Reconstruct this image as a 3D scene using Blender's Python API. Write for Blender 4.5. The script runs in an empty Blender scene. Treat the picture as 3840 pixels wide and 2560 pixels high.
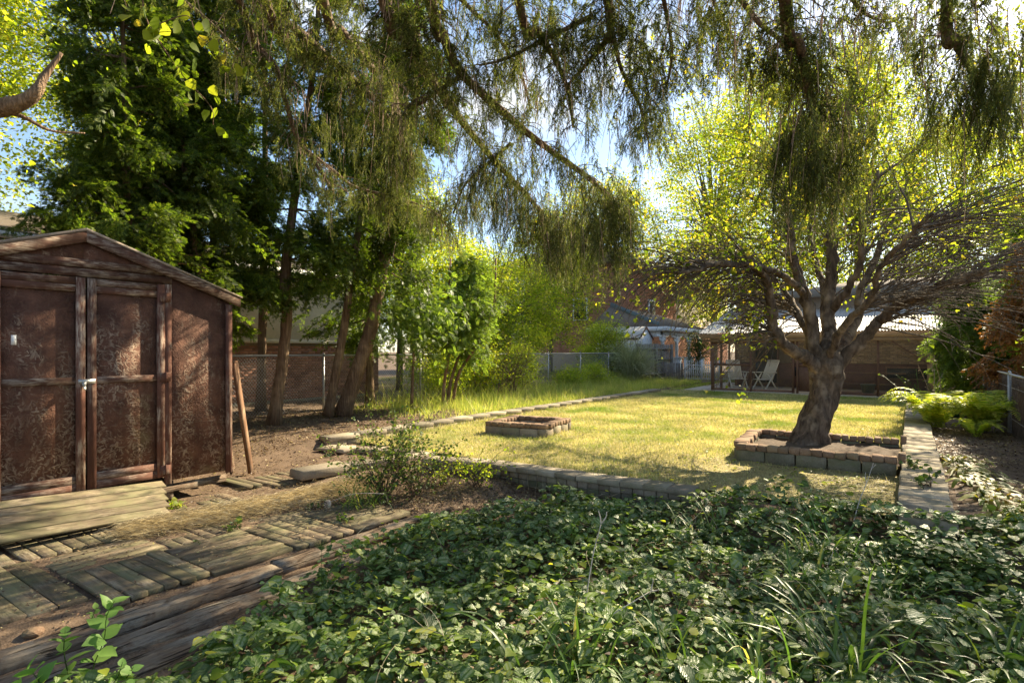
import bpy, math, random
import numpy as np
from mathutils import Vector, Matrix
rng = np.random.default_rng(11)
R = random.Random(11)
S = bpy.context.scene
# ------------------------------------------------------------------ camera, sky, sun, exposure
F, HZ, CH = 2133.0, 1315.0, 1.4            # focal length and horizon in photo pixels, camera height
YAW = math.radians(35)
CC, SS = math.cos(YAW), math.sin(YAW)
cam = bpy.data.cameras.new('camera'); co = bpy.data.objects.new('camera', cam)
S.collection.objects.link(co); S.camera = co
co.location = (0, 0, CH); co.rotation_euler = (math.radians(90), 0, YAW)
cam.sensor_width = 36; cam.lens = F / 3840 * 36; cam.shift_y = (HZ - 1280) / 3840
cam.clip_start = 0.05; cam.clip_end = 2000
SUN_EL, SUN_AZ = math.radians(33), math.radians(11)      # azimuth measured from +Y towards +X
w = bpy.data.worlds.new('World'); S.world = w; w.use_nodes = True
nt = w.node_tree; nt.nodes.clear()
out = nt.nodes.new('ShaderNodeOutputWorld'); bg = nt.nodes.new('ShaderNodeBackground')
sky = nt.nodes.new('ShaderNodeTexSky'); sky.sky_type = 'NISHITA'; sky.sun_disc = False
sky.sun_elevation = SUN_EL; sky.sun_rotation = SUN_AZ; sky.air_density = 1.0; sky.dust_density = 0.5; sky.ozone_density = 1.5
tc = nt.nodes.new('ShaderNodeTexCoord'); mp = nt.nodes.new('ShaderNodeMapping'); mp.inputs['Scale'].default_value = (1.6, 1.6, 3.2)
nz = nt.nodes.new('ShaderNodeTexNoise'); nz.inputs['Scale'].default_value = 1.7; nz.inputs['Detail'].default_value = 8
nz.inputs['Roughness'].default_value = 0.55
cr = nt.nodes.new('ShaderNodeValToRGB'); cr.color_ramp.elements[0].position = 0.53; cr.color_ramp.elements[1].position = 0.68
mx = nt.nodes.new('ShaderNodeMix'); mx.data_type = 'RGBA'; mx.inputs['B'].default_value = (4.6, 4.7, 4.8, 1)
L = nt.links.new
L(tc.outputs['Generated'], mp.inputs['Vector']); L(mp.outputs['Vector'], nz.inputs['Vector']); L(nz.outputs['Fac'], cr.inputs['Fac'])
L(cr.outputs['Color'], mx.inputs['Factor']); L(sky.outputs['Color'], mx.inputs['A']); L(mx.outputs['Result'], bg.inputs['Color'])
L(bg.outputs['Background'], out.inputs['Surface']); bg.inputs['Strength'].default_value = 0.075
sd = bpy.data.lights.new('sun', 'SUN'); so = bpy.data.objects.new('sun', sd); S.collection.objects.link(so)
sd.energy = 5.0; sd.angle = math.radians(0.5); sd.color = (1.0, 0.86, 0.62)
SUNV = Vector((math.sin(SUN_AZ) * math.cos(SUN_EL), math.cos(SUN_AZ) * math.cos(SUN_EL), math.sin(SUN_EL)))
so.rotation_euler = SUNV.to_track_quat('Z', 'Y').to_euler(); so.location = (3, 20, 30)
S.view_settings.view_transform = 'Standard'; S.view_settings.look = 'None'
S.view_settings.exposure = 1.82; S.view_settings.gamma = 1.0
S.render.engine = 'CYCLES'
S.cycles.max_bounces = 8; S.cycles.diffuse_bounces = 4; S.cycles.transmission_bounces = 5; S.cycles.transparent_max_bounces = 12

# ------------------------------------------------------------------ helpers
COL = S.collection
def PZ(px, py, z=0.0):                       # the place at height z seen at a photo pixel
    Y = F * (CH - z) / (py - HZ); X = (px - 1920) / F * Y
    return np.array((X * CC - Y * SS, X * SS + Y * CC, z))
def PY(px, py, Y):                           # the place at distance Y seen at a photo pixel
    X = (px - 1920) / F * Y
    return np.array((X * CC - Y * SS, X * SS + Y * CC, CH - (py - HZ) * Y / F))

class NT:
    def __init__(s, name):
        s.m = bpy.data.materials.new(name); s.m.use_nodes = True
        s.t = s.m.node_tree; s.t.nodes.clear(); s.out = s.t.nodes.new('ShaderNodeOutputMaterial')
    def n(s, typ, ins=None, **props):
        nd = s.t.nodes.new('ShaderNode' + typ)
        for k, v in props.items(): setattr(nd, k, v)
        for k, v in (ins or {}).items():
            sk = nd.inputs[k]
            if isinstance(v, tuple) and len(v) == 2 and hasattr(v[0], 'outputs'): s.t.links.new(v[0].outputs[v[1]], sk)
            elif hasattr(v, 'outputs'): s.t.links.new(v.outputs[0], sk)
            else:
                if isinstance(v, tuple) and len(v) == 3 and sk.type == 'RGBA': v = v + (1,)
                sk.default_value = v
        return nd
    def mix(s, f, a, b, blend='MIX'):
        nd = s.n('Mix', data_type='RGBA', blend_type=blend)
        for k, v in (('Factor', f), ('A', a), ('B', b)):
            sk = [i for i in nd.inputs if i.name == k and (i.type == 'RGBA' if k != 'Factor' else i.type == 'VALUE')][0]
            if isinstance(v, tuple) and len(v) == 2 and hasattr(v[0], 'outputs'): s.t.links.new(v[0].outputs[v[1]], sk)
            elif hasattr(v, 'outputs'):
                s.t.links.new(v.outputs[2] if v.bl_idname == 'ShaderNodeMix' else v.outputs[0], sk)
            else: sk.default_value = (v + (1,)) if isinstance(v, tuple) else v
        return nd
    def ramp(s, f, stops):
        nd = s.n('ValToRGB', {'Fac': f}); e = nd.color_ramp.elements
        while len(e) > 1: e.remove(e[-1])
        e[0].position = stops[0][0]; e[0].color = stops[0][1] + (1,) if isinstance(stops[0][1], tuple) else (stops[0][1],) * 3 + (1,)
        for p, c in stops[1:]:
            q = e.new(p); q.color = c + (1,) if isinstance(c, tuple) else (c,) * 3 + (1,)
        return nd
    def math(s, op, a, b=0.0, clamp=False):
        nd = s.n('Math', operation=op, use_clamp=clamp)
        for i, v in enumerate((a, b)):
            if isinstance(v, tuple): s.t.links.new(v[0].outputs[v[1]], nd.inputs[i])
            elif hasattr(v, 'outputs'): s.t.links.new(v.outputs[0], nd.inputs[i])
            else: nd.inputs[i].default_value = v
        return nd
    def noise(s, vec, scale, detail=5, rough=.55, dist=0.0):
        return s.n('TexNoise', {'Vector': vec, 'Scale': scale, 'Detail': detail, 'Roughness': rough, 'Distortion': dist})
    def fin(s, col, rough=.8, bump=None, bs=.3, bd=.01, spec=.3, metal=0.0):
        p = s.n('BsdfPrincipled', {'Roughness': rough, 'Metallic': metal, 'Specular IOR Level': spec})
        if isinstance(col, tuple) and not hasattr(col[0], 'outputs'): p.inputs['Base Color'].default_value = col + (1,)
        else: s.t.links.new(col.outputs[2] if col.bl_idname == 'ShaderNodeMix' else col.outputs[0], p.inputs['Base Color'])
        if bump is not None:
            b = s.n('Bump', {'Height': bump, 'Strength': bs, 'Distance': bd}); s.t.links.new(b.outputs[0], p.inputs['Normal'])
        s.t.links.new(p.outputs[0], s.out.inputs[0]); s.p = p
        return s.m
def objvec(t, scale=(1, 1, 1), rot=(0, 0, 0), rnd=True):
    tc = t.n('TexCoord'); v = (tc, 3)
    if rnd:
        oi = t.n('ObjectInfo'); mm = t.math('MULTIPLY', (oi, 'Random'), 37.0)
        cb = t.n('CombineXYZ', {'X': mm, 'Y': mm, 'Z': mm}); va = t.n('VectorMath', operation='ADD')
        t.t.links.new(tc.outputs[3], va.inputs[0]); t.t.links.new(cb.outputs[0], va.inputs[1]); v = (va, 0)
    return t.n('Mapping', {'Vector': v, 'Scale': scale, 'Rotation': rot})

def leafmat(name, stops, trans=.45, tcol=None, rough=.5, spec=.25, patch=None, orange=(.72, 1.25)):
    t = NT(name); g = t.n('NewGeometry'); c = t.ramp((g, 'Random Per Island'), stops)
    n1 = t.noise((g, 'Position'), 1.3, 3); oi = t.n('ObjectInfo')
    v = t.math('MULTIPLY', t.ramp(n1, [(.3, .72), (.7, 1.25)]), t.ramp((oi, 'Random'), [(0, orange[0]), (1, orange[1])])); c2 = t.mix(1.0, c, v, 'MULTIPLY')
    if patch: c2 = t.mix(t.ramp(t.noise((g, 'Position'), patch[0], 4), [(patch[1], 0.0), (patch[2], 1.0)]), c2, patch[3])
    p = t.n('BsdfPrincipled', {'Roughness': rough, 'Specular IOR Level': spec}); t.t.links.new(c2.outputs[2], p.inputs['Base Color'])
    tr = t.n('BsdfTranslucent'); tm = t.mix(1.0, c2, tcol or (1.9, 1.9, .8), 'MULTIPLY'); t.t.links.new(tm.outputs[2], tr.inputs['Color'])
    ms = t.n('MixShader', {'Fac': trans}); t.t.links.new(p.outputs[0], ms.inputs[1]); t.t.links.new(tr.outputs[0], ms.inputs[2])
    t.t.links.new(ms.outputs[0], t.out.inputs[0])
    return t.m

def woodmat(name, base, dark, worn, wornamt=.5, axis=1, moss=None, sc=1.0):
    t = NT(name); s = [30 * sc, 30 * sc, 30 * sc]; s[axis] = 3.2 * sc
    v = objvec(t, tuple(s)); g = t.noise(v, 1.0, 6, .65, .6)
    v2 = objvec(t, (1, 1, 1)); big = t.noise(v2, 3.2, 5, .6)
    c = t.mix(t.ramp(g, [(.3, 0.0), (.66, 1.0)]), dark, base)
    s3 = [60 * sc, 60 * sc, 60 * sc]; s3[axis] = 9 * sc
    fine = t.noise(objvec(t, tuple(s3)), 1.0, 4, .7)
    ms = t.math('MULTIPLY', t.ramp(fine, [(.42, 0.0), (.62, 1.0)]), t.ramp(big, [(.62 - .3 * wornamt, 0.0), (.78 - .3 * wornamt, 1.0)]))
    c = t.mix(ms, c, worn)
    if moss: c = t.mix(t.ramp(t.noise(v2, 2.1, 6, .7), [(.42, 0.0), (.7, .85)]), c, moss)
    oi = t.n('ObjectInfo'); c = t.mix(1.0, c, t.ramp((oi, 'Random'), [(0.0, .72), (1.0, 1.22)]), 'MULTIPLY')
    h = t.math('ADD', g, t.math('MULTIPLY', fine, .6))
    return t.fin(c, .85, h, .55, .006, .2)

def stonemat(name, c1, c2, c3, sc=1.0, bump=.6, moss=None, mossamt=.5):
    t = NT(name); v = objvec(t); a = t.noise(v, 5 * sc, 7, .65); b = t.noise(v, 60 * sc, 4, .7)
    c = t.mix(t.ramp(a, [(.3, 0.0), (.7, 1.0)]), c1, c2)
    c = t.mix(t.ramp(b, [(.45, 0.0), (.75, .7)]), c, c3)
    if moss: c = t.mix(t.ramp(t.noise(v, 3.1, 6, .7), [(.62 - .3 * mossamt, 0.0), (.85 - .3 * mossamt, .8)]), c, moss)
    oi = t.n('ObjectInfo'); g = t.n('NewGeometry')
    rr = t.math('FRACT', t.math('ADD', (oi, 'Random'), (g, 'Random Per Island')))
    c = t.mix(1.0, c, t.ramp(rr, [(0.0, .68), (1.0, 1.28)]), 'MULTIPLY')
    h = t.math('ADD', a, t.math('MULTIPLY', b, .7))
    return t.fin(c, .92, h, bump, .008, .15)

def barkmat(name, c1, c2, c3, zs=.25, sc=22, bump=1.0):
    t = NT(name); v = objvec(t, (1, 1, zs)); a = t.noise(v, sc, 7, .7, .4); b = t.noise(objvec(t), 4, 4)
    vo = t.n('TexVoronoi', {'Vector': v, 'Scale': sc * .8}, feature='DISTANCE_TO_EDGE')
    cr_ = t.ramp((vo, 0), [(0.0, 0.0), (.25, 1.0)])
    c = t.mix(t.ramp(a, [(.35, 0.0), (.65, 1.0)]), c1, c2); c = t.mix(t.ramp(b, [(.5, 0.0), (.68, .8)]), c, c3)
    c = t.mix(1.0, c, t.mix(.3, (1.0, 1.0, 1.0), cr_), 'MULTIPLY')
    return t.fin(c, .92, t.math('ADD', a, t.math('MULTIPLY', cr_, .6)), bump, .02, .15)

def paint(name, col, rough=.5, sc=8, var=.25, metal=0.0, dirt=None):
    t = NT(name); v = objvec(t); a = t.noise(v, sc, 6, .65)
    c = t.mix(1.0, col, t.ramp(a, [(.3, 1 - var), (.7, 1 + var * .4)]), 'MULTIPLY')
    if dirt: c = t.mix(t.ramp(t.noise(v, 14, 6, .75), [(.5, 0.0), (.72, .8)]), c, dirt)
    return t.fin(c, rough, a, .12, .004, .35, metal)

# ---- meshes
class G:
    def __init__(s): s.V = []; s.F = {}; s.n = 0; s.U = []
    def add(s, V, Fc, uv=None):
        V = np.asarray(V, float).reshape(-1, 3); Fc = np.asarray(Fc, int)
        s.F.setdefault(Fc.shape[1], []).append(Fc + s.n); s.V.append(V); s.n += len(V)
        s.U.append(np.asarray(uv, float).reshape(-1, 2) if uv is not None else np.zeros((len(V), 2)))
        return s
    def box(s, lo, hi):
        x0, y0, z0 = lo; x1, y1, z1 = hi
        V = [(x0, y0, z0), (x1, y0, z0), (x1, y1, z0), (x0, y1, z0), (x0, y0, z1), (x1, y0, z1), (x1, y1, z1), (x0, y1, z1)]
        return s.add(V, BOXF)
    def bar(s, p, q, wd, th, up=(0, 0, 1)):
        p = np.array(p, float); q = np.array(q, float); d = q - p; ln = np.linalg.norm(d); d /= ln
        up = np.array(up, float); a = np.cross(d, up)
        if np.linalg.norm(a) < 1e-3: a = np.cross(d, (1, 0, 0))
        a /= np.linalg.norm(a); b = np.cross(a, d)
        V = [o + a * i * wd / 2 + b * j * th / 2 for o in (p, q) for i, j in ((-1, -1), (1, -1), (1, 1), (-1, 1))]
        return s.add(V, [(0, 3, 2, 1), (4, 5, 6, 7), (0, 1, 5, 4), (1, 2, 6, 5), (2, 3, 7, 6), (3, 0, 4, 7)])
    def tube(s, P, r, k=6, wob=0.0, cap=True):
        P = np.asarray(P, float); n = len(P); r = np.broadcast_to(np.asarray(r, float), (n,))
        T = np.gradient(P, axis=0); T /= np.linalg.norm(T, axis=1)[:, None] + 1e-9
        ref = np.array((0, 0, 1.)) if abs(T[:, 2]).mean() < .8 else np.array((1., 0, 0))
        A = np.cross(T, ref); A /= np.linalg.norm(A, axis=1)[:, None] + 1e-9; B = np.cross(T, A)
        th = np.arange(k) * 2 * math.pi / k
        rad = r[:, None] * (1 + (wob * rng.standard_normal((n, k)) if wob else 0))
        V = P[:, None] + (A[:, None] * np.cos(th)[None, :, None] + B[:, None] * np.sin(th)[None, :, None]) * rad[..., None]
        i = np.arange(n - 1)[:, None] * k; j = np.arange(k)[None]; j2 = (j + 1) % k
        Fq = np.stack([i + j, i + j2, i + k + j2, i + k + j], -1).reshape(-1, 4)
        base = s.n; s.add(V.reshape(-1, 3), Fq)
        if cap and k > 3:
            s.F.setdefault(k, []).append(np.array([base + np.arange(k)[::-1], base + (n - 1) * k + np.arange(k)]))
        return s
    def inst(s, pv, pf, pos, M, sc, uv=None):            # M: (N,3,3) rows are the axes
        pv = np.asarray(pv, float); pf = np.asarray(pf, int); N = len(pos)
        if N == 0: return s
        sc = np.broadcast_to(np.asarray(sc, float), (N,)) if np.ndim(sc) < 2 else np.asarray(sc)
        P = pv[None] * (sc[:, None, None] if sc.ndim == 1 else sc[:, None, :])
        V = np.einsum('nvk,nkj->nvj', P, M) + pos[:, None]
        Fc = (pf[None] + (np.arange(N) * len(pv))[:, None, None]).reshape(-1, pf.shape[1])
        return s.add(V.reshape(-1, 3), Fc, np.tile(np.asarray(uv, float), (N, 1)) if uv is not None else None)
    def mesh(s, name, off=(0, 0, 0), smooth=False, uv=False):
        V = np.concatenate(s.V) - np.array(off); me = bpy.data.meshes.new(name)
        me.vertices.add(len(V)); me.vertices.foreach_set('co', V.astype(np.float32).ravel())
        lp = []; st = []; c = 0
        for k, fs in s.F.items():
            f = np.concatenate(fs); lp.append(f.ravel()); st.append(c + np.arange(len(f)) * k); c += f.size
        lp = np.concatenate(lp).astype(np.int32); st = np.concatenate(st).astype(np.int32)
        me.loops.add(len(lp)); me.loops.foreach_set('vertex_index', lp)
        me.polygons.add(len(st)); me.polygons.foreach_set('loop_start', st)
        me.update(calc_edges=True)
        if smooth: me.polygons.foreach_set('use_smooth', np.ones(len(st), bool))
        if uv:
            U = np.concatenate(s.U); l = me.uv_layers.new(name='UVMap'); l.data.foreach_set('uv', U[lp].astype(np.float32).ravel())
        return me
BOXF = [(0, 3, 2, 1), (4, 5, 6, 7), (0, 1, 5, 4), (1, 2, 6, 5), (2, 3, 7, 6), (3, 0, 4, 7)]
TRIS = [0]
def thing(name, label, cat, loc=(0, 0, 0), group=None):
    o = bpy.data.objects.new(name, None); COL.objects.link(o); o.location = loc; o.empty_display_size = .2
    o['label'] = label; o['category'] = cat
    if group: o['group'] = group
    return o
def obj(name, g, mat, parent=None, smooth=False, uv=False, stuff=False, label=None, cat=None, group=None, kind=None):
    off = tuple(parent.location) if parent else (0, 0, 0)
    p = parent
    while p and p.parent: p = p.parent; off = tuple(np.array(off) + np.array(p.location))
    me = g.mesh(name, off, smooth, uv); me.materials.append(mat)
    o = bpy.data.objects.new(name, me); COL.objects.link(o)
    if parent: o.parent = parent
    if stuff: o['kind'] = 'stuff'
    if kind: o['kind'] = kind
    if label: o['label'] = label
    if cat: o['category'] = cat
    if group: o['group'] = group
    return o
BC = {}
def block(name, dims, loc, mat, parent, rz=0.0, bev=.008, jit=.004, tilt=0.0, rx=0.0, ry=0.0):
    dims = tuple(round(d, 2) if d > .05 else round(d, 3) for d in dims); key = (dims, bev, jit, R.randrange(4), mat.name)
    if key not in BC:
        g = G(); hx, hy, hz = (d / 2 for d in dims); b = min(bev, min(hx, hy, hz) * .45)
        V = []
        idx = {}
        for sx in (-1, 1):
            for sy in (-1, 1):
                for sz in (-1, 1):
                    j = np.array([R.uniform(-jit, jit) for _ in range(3)])
                    for a in range(3):
                        p = np.array([sx * (hx - b), sy * (hy - b), sz * (hz - b)]); p[a] += (sx, sy, sz)[a] * b
                        idx[(sx, sy, sz, a)] = len(V); V.append(p + j)
        Q = []; T = []
        sg = (-1, 1)
        for a in range(3):
            u, v = [i for i in range(3) if i != a]
            for s_ in sg:
                def k(su, sv, ax=a):
                    t_ = [0, 0, 0]; t_[a] = s_; t_[u] = su; t_[v] = sv; return idx[(*t_, ax)]
                q = [k(-1, -1), k(1, -1), k(1, 1), k(-1, 1)]
                flip = (s_ < 0) ^ (a == 1)
                Q.append(q[::-1] if flip else q)
        for a in range(3):                            # edges along axis a
            u, v = [i for i in range(3) if i != a]
            for su in sg:
                for sv in sg:
                    def k(sa, ax):
                        t_ = [0, 0, 0]; t_[a] = sa; t_[u] = su; t_[v] = sv; return idx[(*t_, ax)]
                    Q.append([k(-1, u), k(1, u), k(1, v), k(-1, v)])
        for sx in sg:
            for sy in sg:
                for sz in sg: T.append([idx[(sx, sy, sz, a)] for a in range(3)])
        g.add(V, Q); g.F.setdefault(3, []).append(np.array(T))
        me = g.mesh(name); me.materials.append(mat)
        import bmesh
        bm = bmesh.new(); bm.from_mesh(me); bmesh.ops.recalc_face_normals(bm, faces=bm.faces); bm.to_mesh(me); bm.free()
        BC[key] = me
    o = bpy.data.objects.new(name, BC[key]); COL.objects.link(o)
    pl = np.array(parent.location) if parent else 0
    o.location = np.array(loc) - pl; o.rotation_euler = (rx + R.uniform(-tilt, tilt), ry + R.uniform(-tilt, tilt), rz)
    if parent: o.parent = parent
    return o

def unit(v): v = np.asarray(v, float); return v / (np.linalg.norm(v, axis=-1, keepdims=True) + 1e-9)
def frames(d, nrm):                         # x axis along d, z axis near nrm
    d = unit(d); y = unit(np.cross(nrm, d)); z = np.cross(d, y); return np.stack([d, y, z], 1)
def rdir(n): return unit(rng.standard_normal((n, 3)))
def smoothc(P, n):                          # Catmull-Rom through points
    P = np.asarray(P, float); k = len(P); Q = np.vstack([2 * P[0] - P[1], P, 2 * P[-1] - P[-2]])
    t = np.linspace(0, k - 1 - 1e-6, n); i = t.astype(int); f = (t - i)[:, None]
    a, b, c, d = Q[i], Q[i + 1], Q[i + 2], Q[i + 3]
    return .5 * (2 * b + (c - a) * f + (2 * a - 5 * b + 4 * c - d) * f ** 2 + (3 * b - a - 3 * c + d) * f ** 3)
def grow(p, d, ln, n=7, grav=0.0, wander=.12, attract=None):
    P = [np.array(p, float)]; d = unit(np.array(d, float)); st = ln / (n - 1)
    for i in range(n - 1):
        d = d + rng.standard_normal(3) * wander; d[2] -= grav * (i + 1) / n; d = unit(d); P.append(P[-1] + d * st)
    return np.array(P)
# proto shapes
LEAF4 = (np.array([(0, 0, 0), (.45, .27, .06), (1, 0, 0), (.45, -.27, .06)]), [(0, 1, 2), (0, 2, 3)], [(0, .5), (.45, 1), (1, .5), (.45, 0)])
def ovate(wd=.42, cup=.12, droop=.25, heart=.0, serr=0.0):
    xs = [0, .12, .38, .68, 1.0]; hw = [0.0, wd * .75, wd, wd * .62, 0.0]
    V = [(0, 0, 0)]; U = [(0, .5)]
    for i in (1, 2, 3):
        x = xs[i]; z = -droop * x * x
        if serr: pass
        V += [(x - (heart if i == 1 else 0), hw[i], z + cup), (x, 0, z), (x - (heart if i == 1 else 0), -hw[i], z + cup)]
        U += [(x, .5 + hw[i]), (x, .5), (x, .5 - hw[i])]
    V.append((1, 0, -droop)); U.append((1, .5))
    T = [(0, 2, 1), (0, 3, 2), (1, 2, 5), (1, 5, 4), (2, 3, 6), (2, 6, 5), (4, 5, 8), (4, 8, 7), (5, 6, 9), (5, 9, 8), (7, 8, 10), (8, 9, 10)]
    return np.array(V, float), T, U
OV = ovate()
def spray_proto():                          # flat feathery cedar spray, 11 narrow blades
    V = []; T = []
    def tri(a, b, wd):
        a = np.array(a); b = np.array(b); d = unit(b - a); p = np.array((-d[1], d[0], 0)) * wd; m = a + (b - a) * .45
        k = len(V); V.extend([a, m + p, b, m - p]); T.append((k, k + 1, k + 2)); T.append((k, k + 2, k + 3))
    tri((0, 0, 0), (1, 0, -.15), .05)
    for i, x in enumerate((.15, .32, .5, .68)):
        for s in (-1, 1):
            l = .48 - .08 * i; tri((x, 0, -.02 * i), (x + l * .75, s * l * .6, -.04 - .06 * x + .04 * s), .055)
    return np.array(V, float), T
SPRAY = spray_proto()
def needle_proto():                         # three needles round a stem node, axis +x
    V = []; T = []
    for k in range(3):
        a = k * 2.094; o = np.array((0, math.cos(a), math.sin(a))); t = np.array((0, -math.sin(a), math.cos(a)))
        i = len(V); V += [t * .16, -t * .16, o * .8 + np.array((.75, 0, 0))]; T.append((i, i + 1, i + 2))
    return np.array(V), T
NEED = needle_proto()

PROTO = {}
def instances(name, proto, mat, pos, rot, scl, parent):
    '''one foliage part: leaf clusters set on points of its own mesh (geometry nodes)'''
    key = (id(proto), mat.name)
    if key not in PROTO:
        me = proto.mesh('leaf_cluster'); me.materials.append(mat); po = bpy.data.objects.new('leaf_cluster', me)
        ng = bpy.data.node_groups.new('set_leaf_clusters', 'GeometryNodeTree')
        ng.interface.new_socket('Geometry', in_out='INPUT', socket_type='NodeSocketGeometry'); ng.interface.new_socket('Geometry', in_out='OUTPUT', socket_type='NodeSocketGeometry')
        N = ng.nodes.new; gi, go = N('NodeGroupInput'), N('NodeGroupOutput'); ip = N('GeometryNodeInstanceOnPoints'); ob = N('GeometryNodeObjectInfo'); ob.inputs['Object'].default_value = po
        ob.inputs['As Instance'].default_value = False
        ra, sa = N('GeometryNodeInputNamedAttribute'), N('GeometryNodeInputNamedAttribute'); ra.data_type = sa.data_type = 'FLOAT_VECTOR'; ra.inputs['Name'].default_value = 'rot'; sa.inputs['Name'].default_value = 'scl'
        er = N('FunctionNodeEulerToRotation'); lk = ng.links.new
        lk(gi.outputs[0], ip.inputs['Points']); lk(ob.outputs['Geometry'], ip.inputs['Instance']); lk(ra.outputs['Attribute'], er.inputs[0]); lk(er.outputs[0], ip.inputs['Rotation']); lk(sa.outputs['Attribute'], ip.inputs['Scale']); lk(ip.outputs[0], go.inputs[0])
        PROTO[key] = (ng, proto)
    pos = np.asarray(pos) - np.array(tuple(parent.location)); n = len(pos); me = bpy.data.meshes.new(name); me.vertices.add(n); me.vertices.foreach_set('co', pos.astype(np.float32).ravel())
    scl = np.asarray(scl, float); scl = np.repeat(scl[:, None], 3, 1) if scl.ndim == 1 else scl
    for nm, v in (('rot', rot), ('scl', scl)): a = me.attributes.new(nm, 'FLOAT_VECTOR', 'POINT'); a.data.foreach_set('vector', np.asarray(v, np.float32).ravel())
    me.materials.append(mat); o = bpy.data.objects.new(name, me); COL.objects.link(o); o.parent = parent; o['kind'] = 'stuff'
    m = o.modifiers.new('clusters', 'NODES'); m.node_group = PROTO[key][0]; return o
def cedar_cluster():
    g = G(); P_, D_, N_ = [], [], []
    for j in range(9):                                   # branchlets, each a flat fan of small sprays
        a = R.gauss(0, .9); c = np.array((R.uniform(0, .12), R.gauss(0, .08), R.gauss(0, .08))); d = unit(np.array((math.cos(a), math.sin(a), R.uniform(-.7, .1)))); nn = unit(np.cross(d, rdir(1)[0])) * .5 + (0, 0, .7); sd_ = unit(np.cross(nn, d)); L_ = R.uniform(.16, .34)
        for i in range(11):
            u = (i + .5) / 11; sg = (-1, 1)[i % 2] if i < 10 else 0; P_.append(c + d * L_ * u + np.array((0, 0, -.25 * u * u * L_))); D_.append(d * .8 + sd_ * sg * (1.0 - .4 * u) + rng.normal(0, .12, 3) - (0, 0, .15)); N_.append(nn + rng.normal(0, .25, 3))
    n = len(P_); g.inst(SPRAY[0], SPRAY[1], np.array(P_), frames(np.array(D_), np.array(N_)), rng.uniform(.05, .11, n)); return g
def leaf_cluster(n, s, l0, l1, proto):
    g = G(); p = rng.normal(0, 1, (n, 3)) * np.array((s, s, s * .65)); nr = rdir(n); nr[:, 2] = np.abs(nr[:, 2]) + .5; d = rdir(n); d[:, 2] = d[:, 2] * .5 - .25
    g.inst(proto[0], proto[1], p, frames(d, unit(nr)), rng.uniform(l0, l1, n)); return g
def spruce_strand(k):
    g = G(); n = 22; P = grow((0, 0, 0), (.15, 0, -1), 1.0, n, .2, .07); ax = np.gradient(P, axis=0); m = 24; u = np.linspace(.3, n - 1.2, m); ii = u.astype(int); q = P[ii] + (P[ii + 1] - P[ii]) * (u - ii)[:, None]
    g.inst(NEED[0], NEED[1], q + rng.normal(0, .006, q.shape), frames(ax[ii], rdir(m)), rng.uniform(.045, .07, m) * (1 - .3 * u / n))
    for j in range(9):                                   # side twigs
        i = int(2 + j * 1.9); a = R.uniform(0, 6.28); sd_ = np.array((math.cos(a), math.sin(a), -.75)); L_ = R.uniform(.14, .34); Q = grow(P[i], sd_, L_, 8, .5, .1); ax2 = np.gradient(Q, axis=0)
        g.inst(NEED[0], NEED[1], Q, frames(ax2, rdir(8)), rng.uniform(.04, .065, 8))
    return g
# ------------------------------------------------------------------ materials
m_soil = stonemat('soil', (.06, .04, .026), (.135, .092, .06), (.23, .165, .11), 1.4, 1.0)
m_lawnbase = stonemat('lawn_soil', (.18, .16, .05), (.3, .25, .10), (.38, .30, .16), 1.6, .8)
m_grass = leafmat('grass', [(0, (.20, .25, .06)), (.3, (.36, .36, .12)), (.65, (.54, .49, .25)), (1, (.68, .58, .36))], .35, (1.2, 1.15, .75), patch=(.7, .49, .66, (.22, .31, .05)))
m_grass2 = leafmat('rank_grass', [(0, (.16, .24, .04)), (.5, (.30, .34, .08)), (1, (.5, .45, .2))], .45, (1.5, 1.5, .7))
m_straw = leafmat('straw', [(0, (.13, .10, .055)), (.5, (.32, .26, .16)), (1, (.56, .50, .36))], .3, (1.2, 1.1, .8))
m_litter = leafmat('leaf_litter', [(0, (.05, .03, .02)), (.45, (.14, .085, .05)), (.75, (.28, .19, .10)), (.92, (.42, .33, .17)), (1, (.5, .45, .15))], .2, (1.2, 1.1, .8))
m_cedar = leafmat('cedar_foliage', [(0, (.03, .055, .008)), (.5, (.07, .105, .014)), (.85, (.12, .155, .02)), (1, (.22, .22, .04))], .45, (1.8, 2.0, .7))
m_cedar_y = leafmat('pale_cedar_foliage', [(0, (.07, .13, .025)), (.6, (.14, .21, .04)), (1, (.24, .3, .07))], .45, (1.8, 1.8, .7))
m_rust = leafmat('rusty_foliage', [(0, (.06, .07, .02)), (.4, (.22, .10, .03)), (1, (.45, .2, .06))], .4, (1.4, 1.2, .8))
m_spruce = leafmat('spruce_needles', [(0, (.028, .045, .016)), (.45, (.075, .095, .028)), (.8, (.15, .16, .05)), (1, (.26, .22, .10))], .38, (1.8, 1.8, .8), .6, orange=(.35, 1.9))  # wide brightness spread per strand puts sunlit and dark pieces into the colour
m_maple = leafmat('maple_leaves', [(0, (.11, .17, .015)), (.5, (.22, .29, .025)), (.9, (.36, .38, .05)), (1, (.5, .4, .06))], .62, (2.0, 1.9, .7))
m_apple = leafmat('apple_leaves', [(0, (.08, .14, .02)), (.5, (.17, .23, .03)), (.85, (.3, .32, .05)), (1, (.5, .38, .06))], .6, (2.0, 1.9, .6))
m_bush = leafmat('bush_leaves', [(0, (.14, .22, .02)), (.6, (.26, .33, .04)), (1, (.42, .42, .07))], .6, (2.0, 1.9, .7))
m_weed = leafmat('weed_leaves', [(0, (.035, .07, .02)), (.6, (.08, .13, .03)), (1, (.22, .26, .06))], .4, (1.7, 1.7, .7))
m_fern = leafmat('fern', [(0, (.17, .26, .03)), (.5, (.34, .40, .05)), (1, (.56, .52, .1))], .55, (1.6, 1.6, .7))
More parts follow.
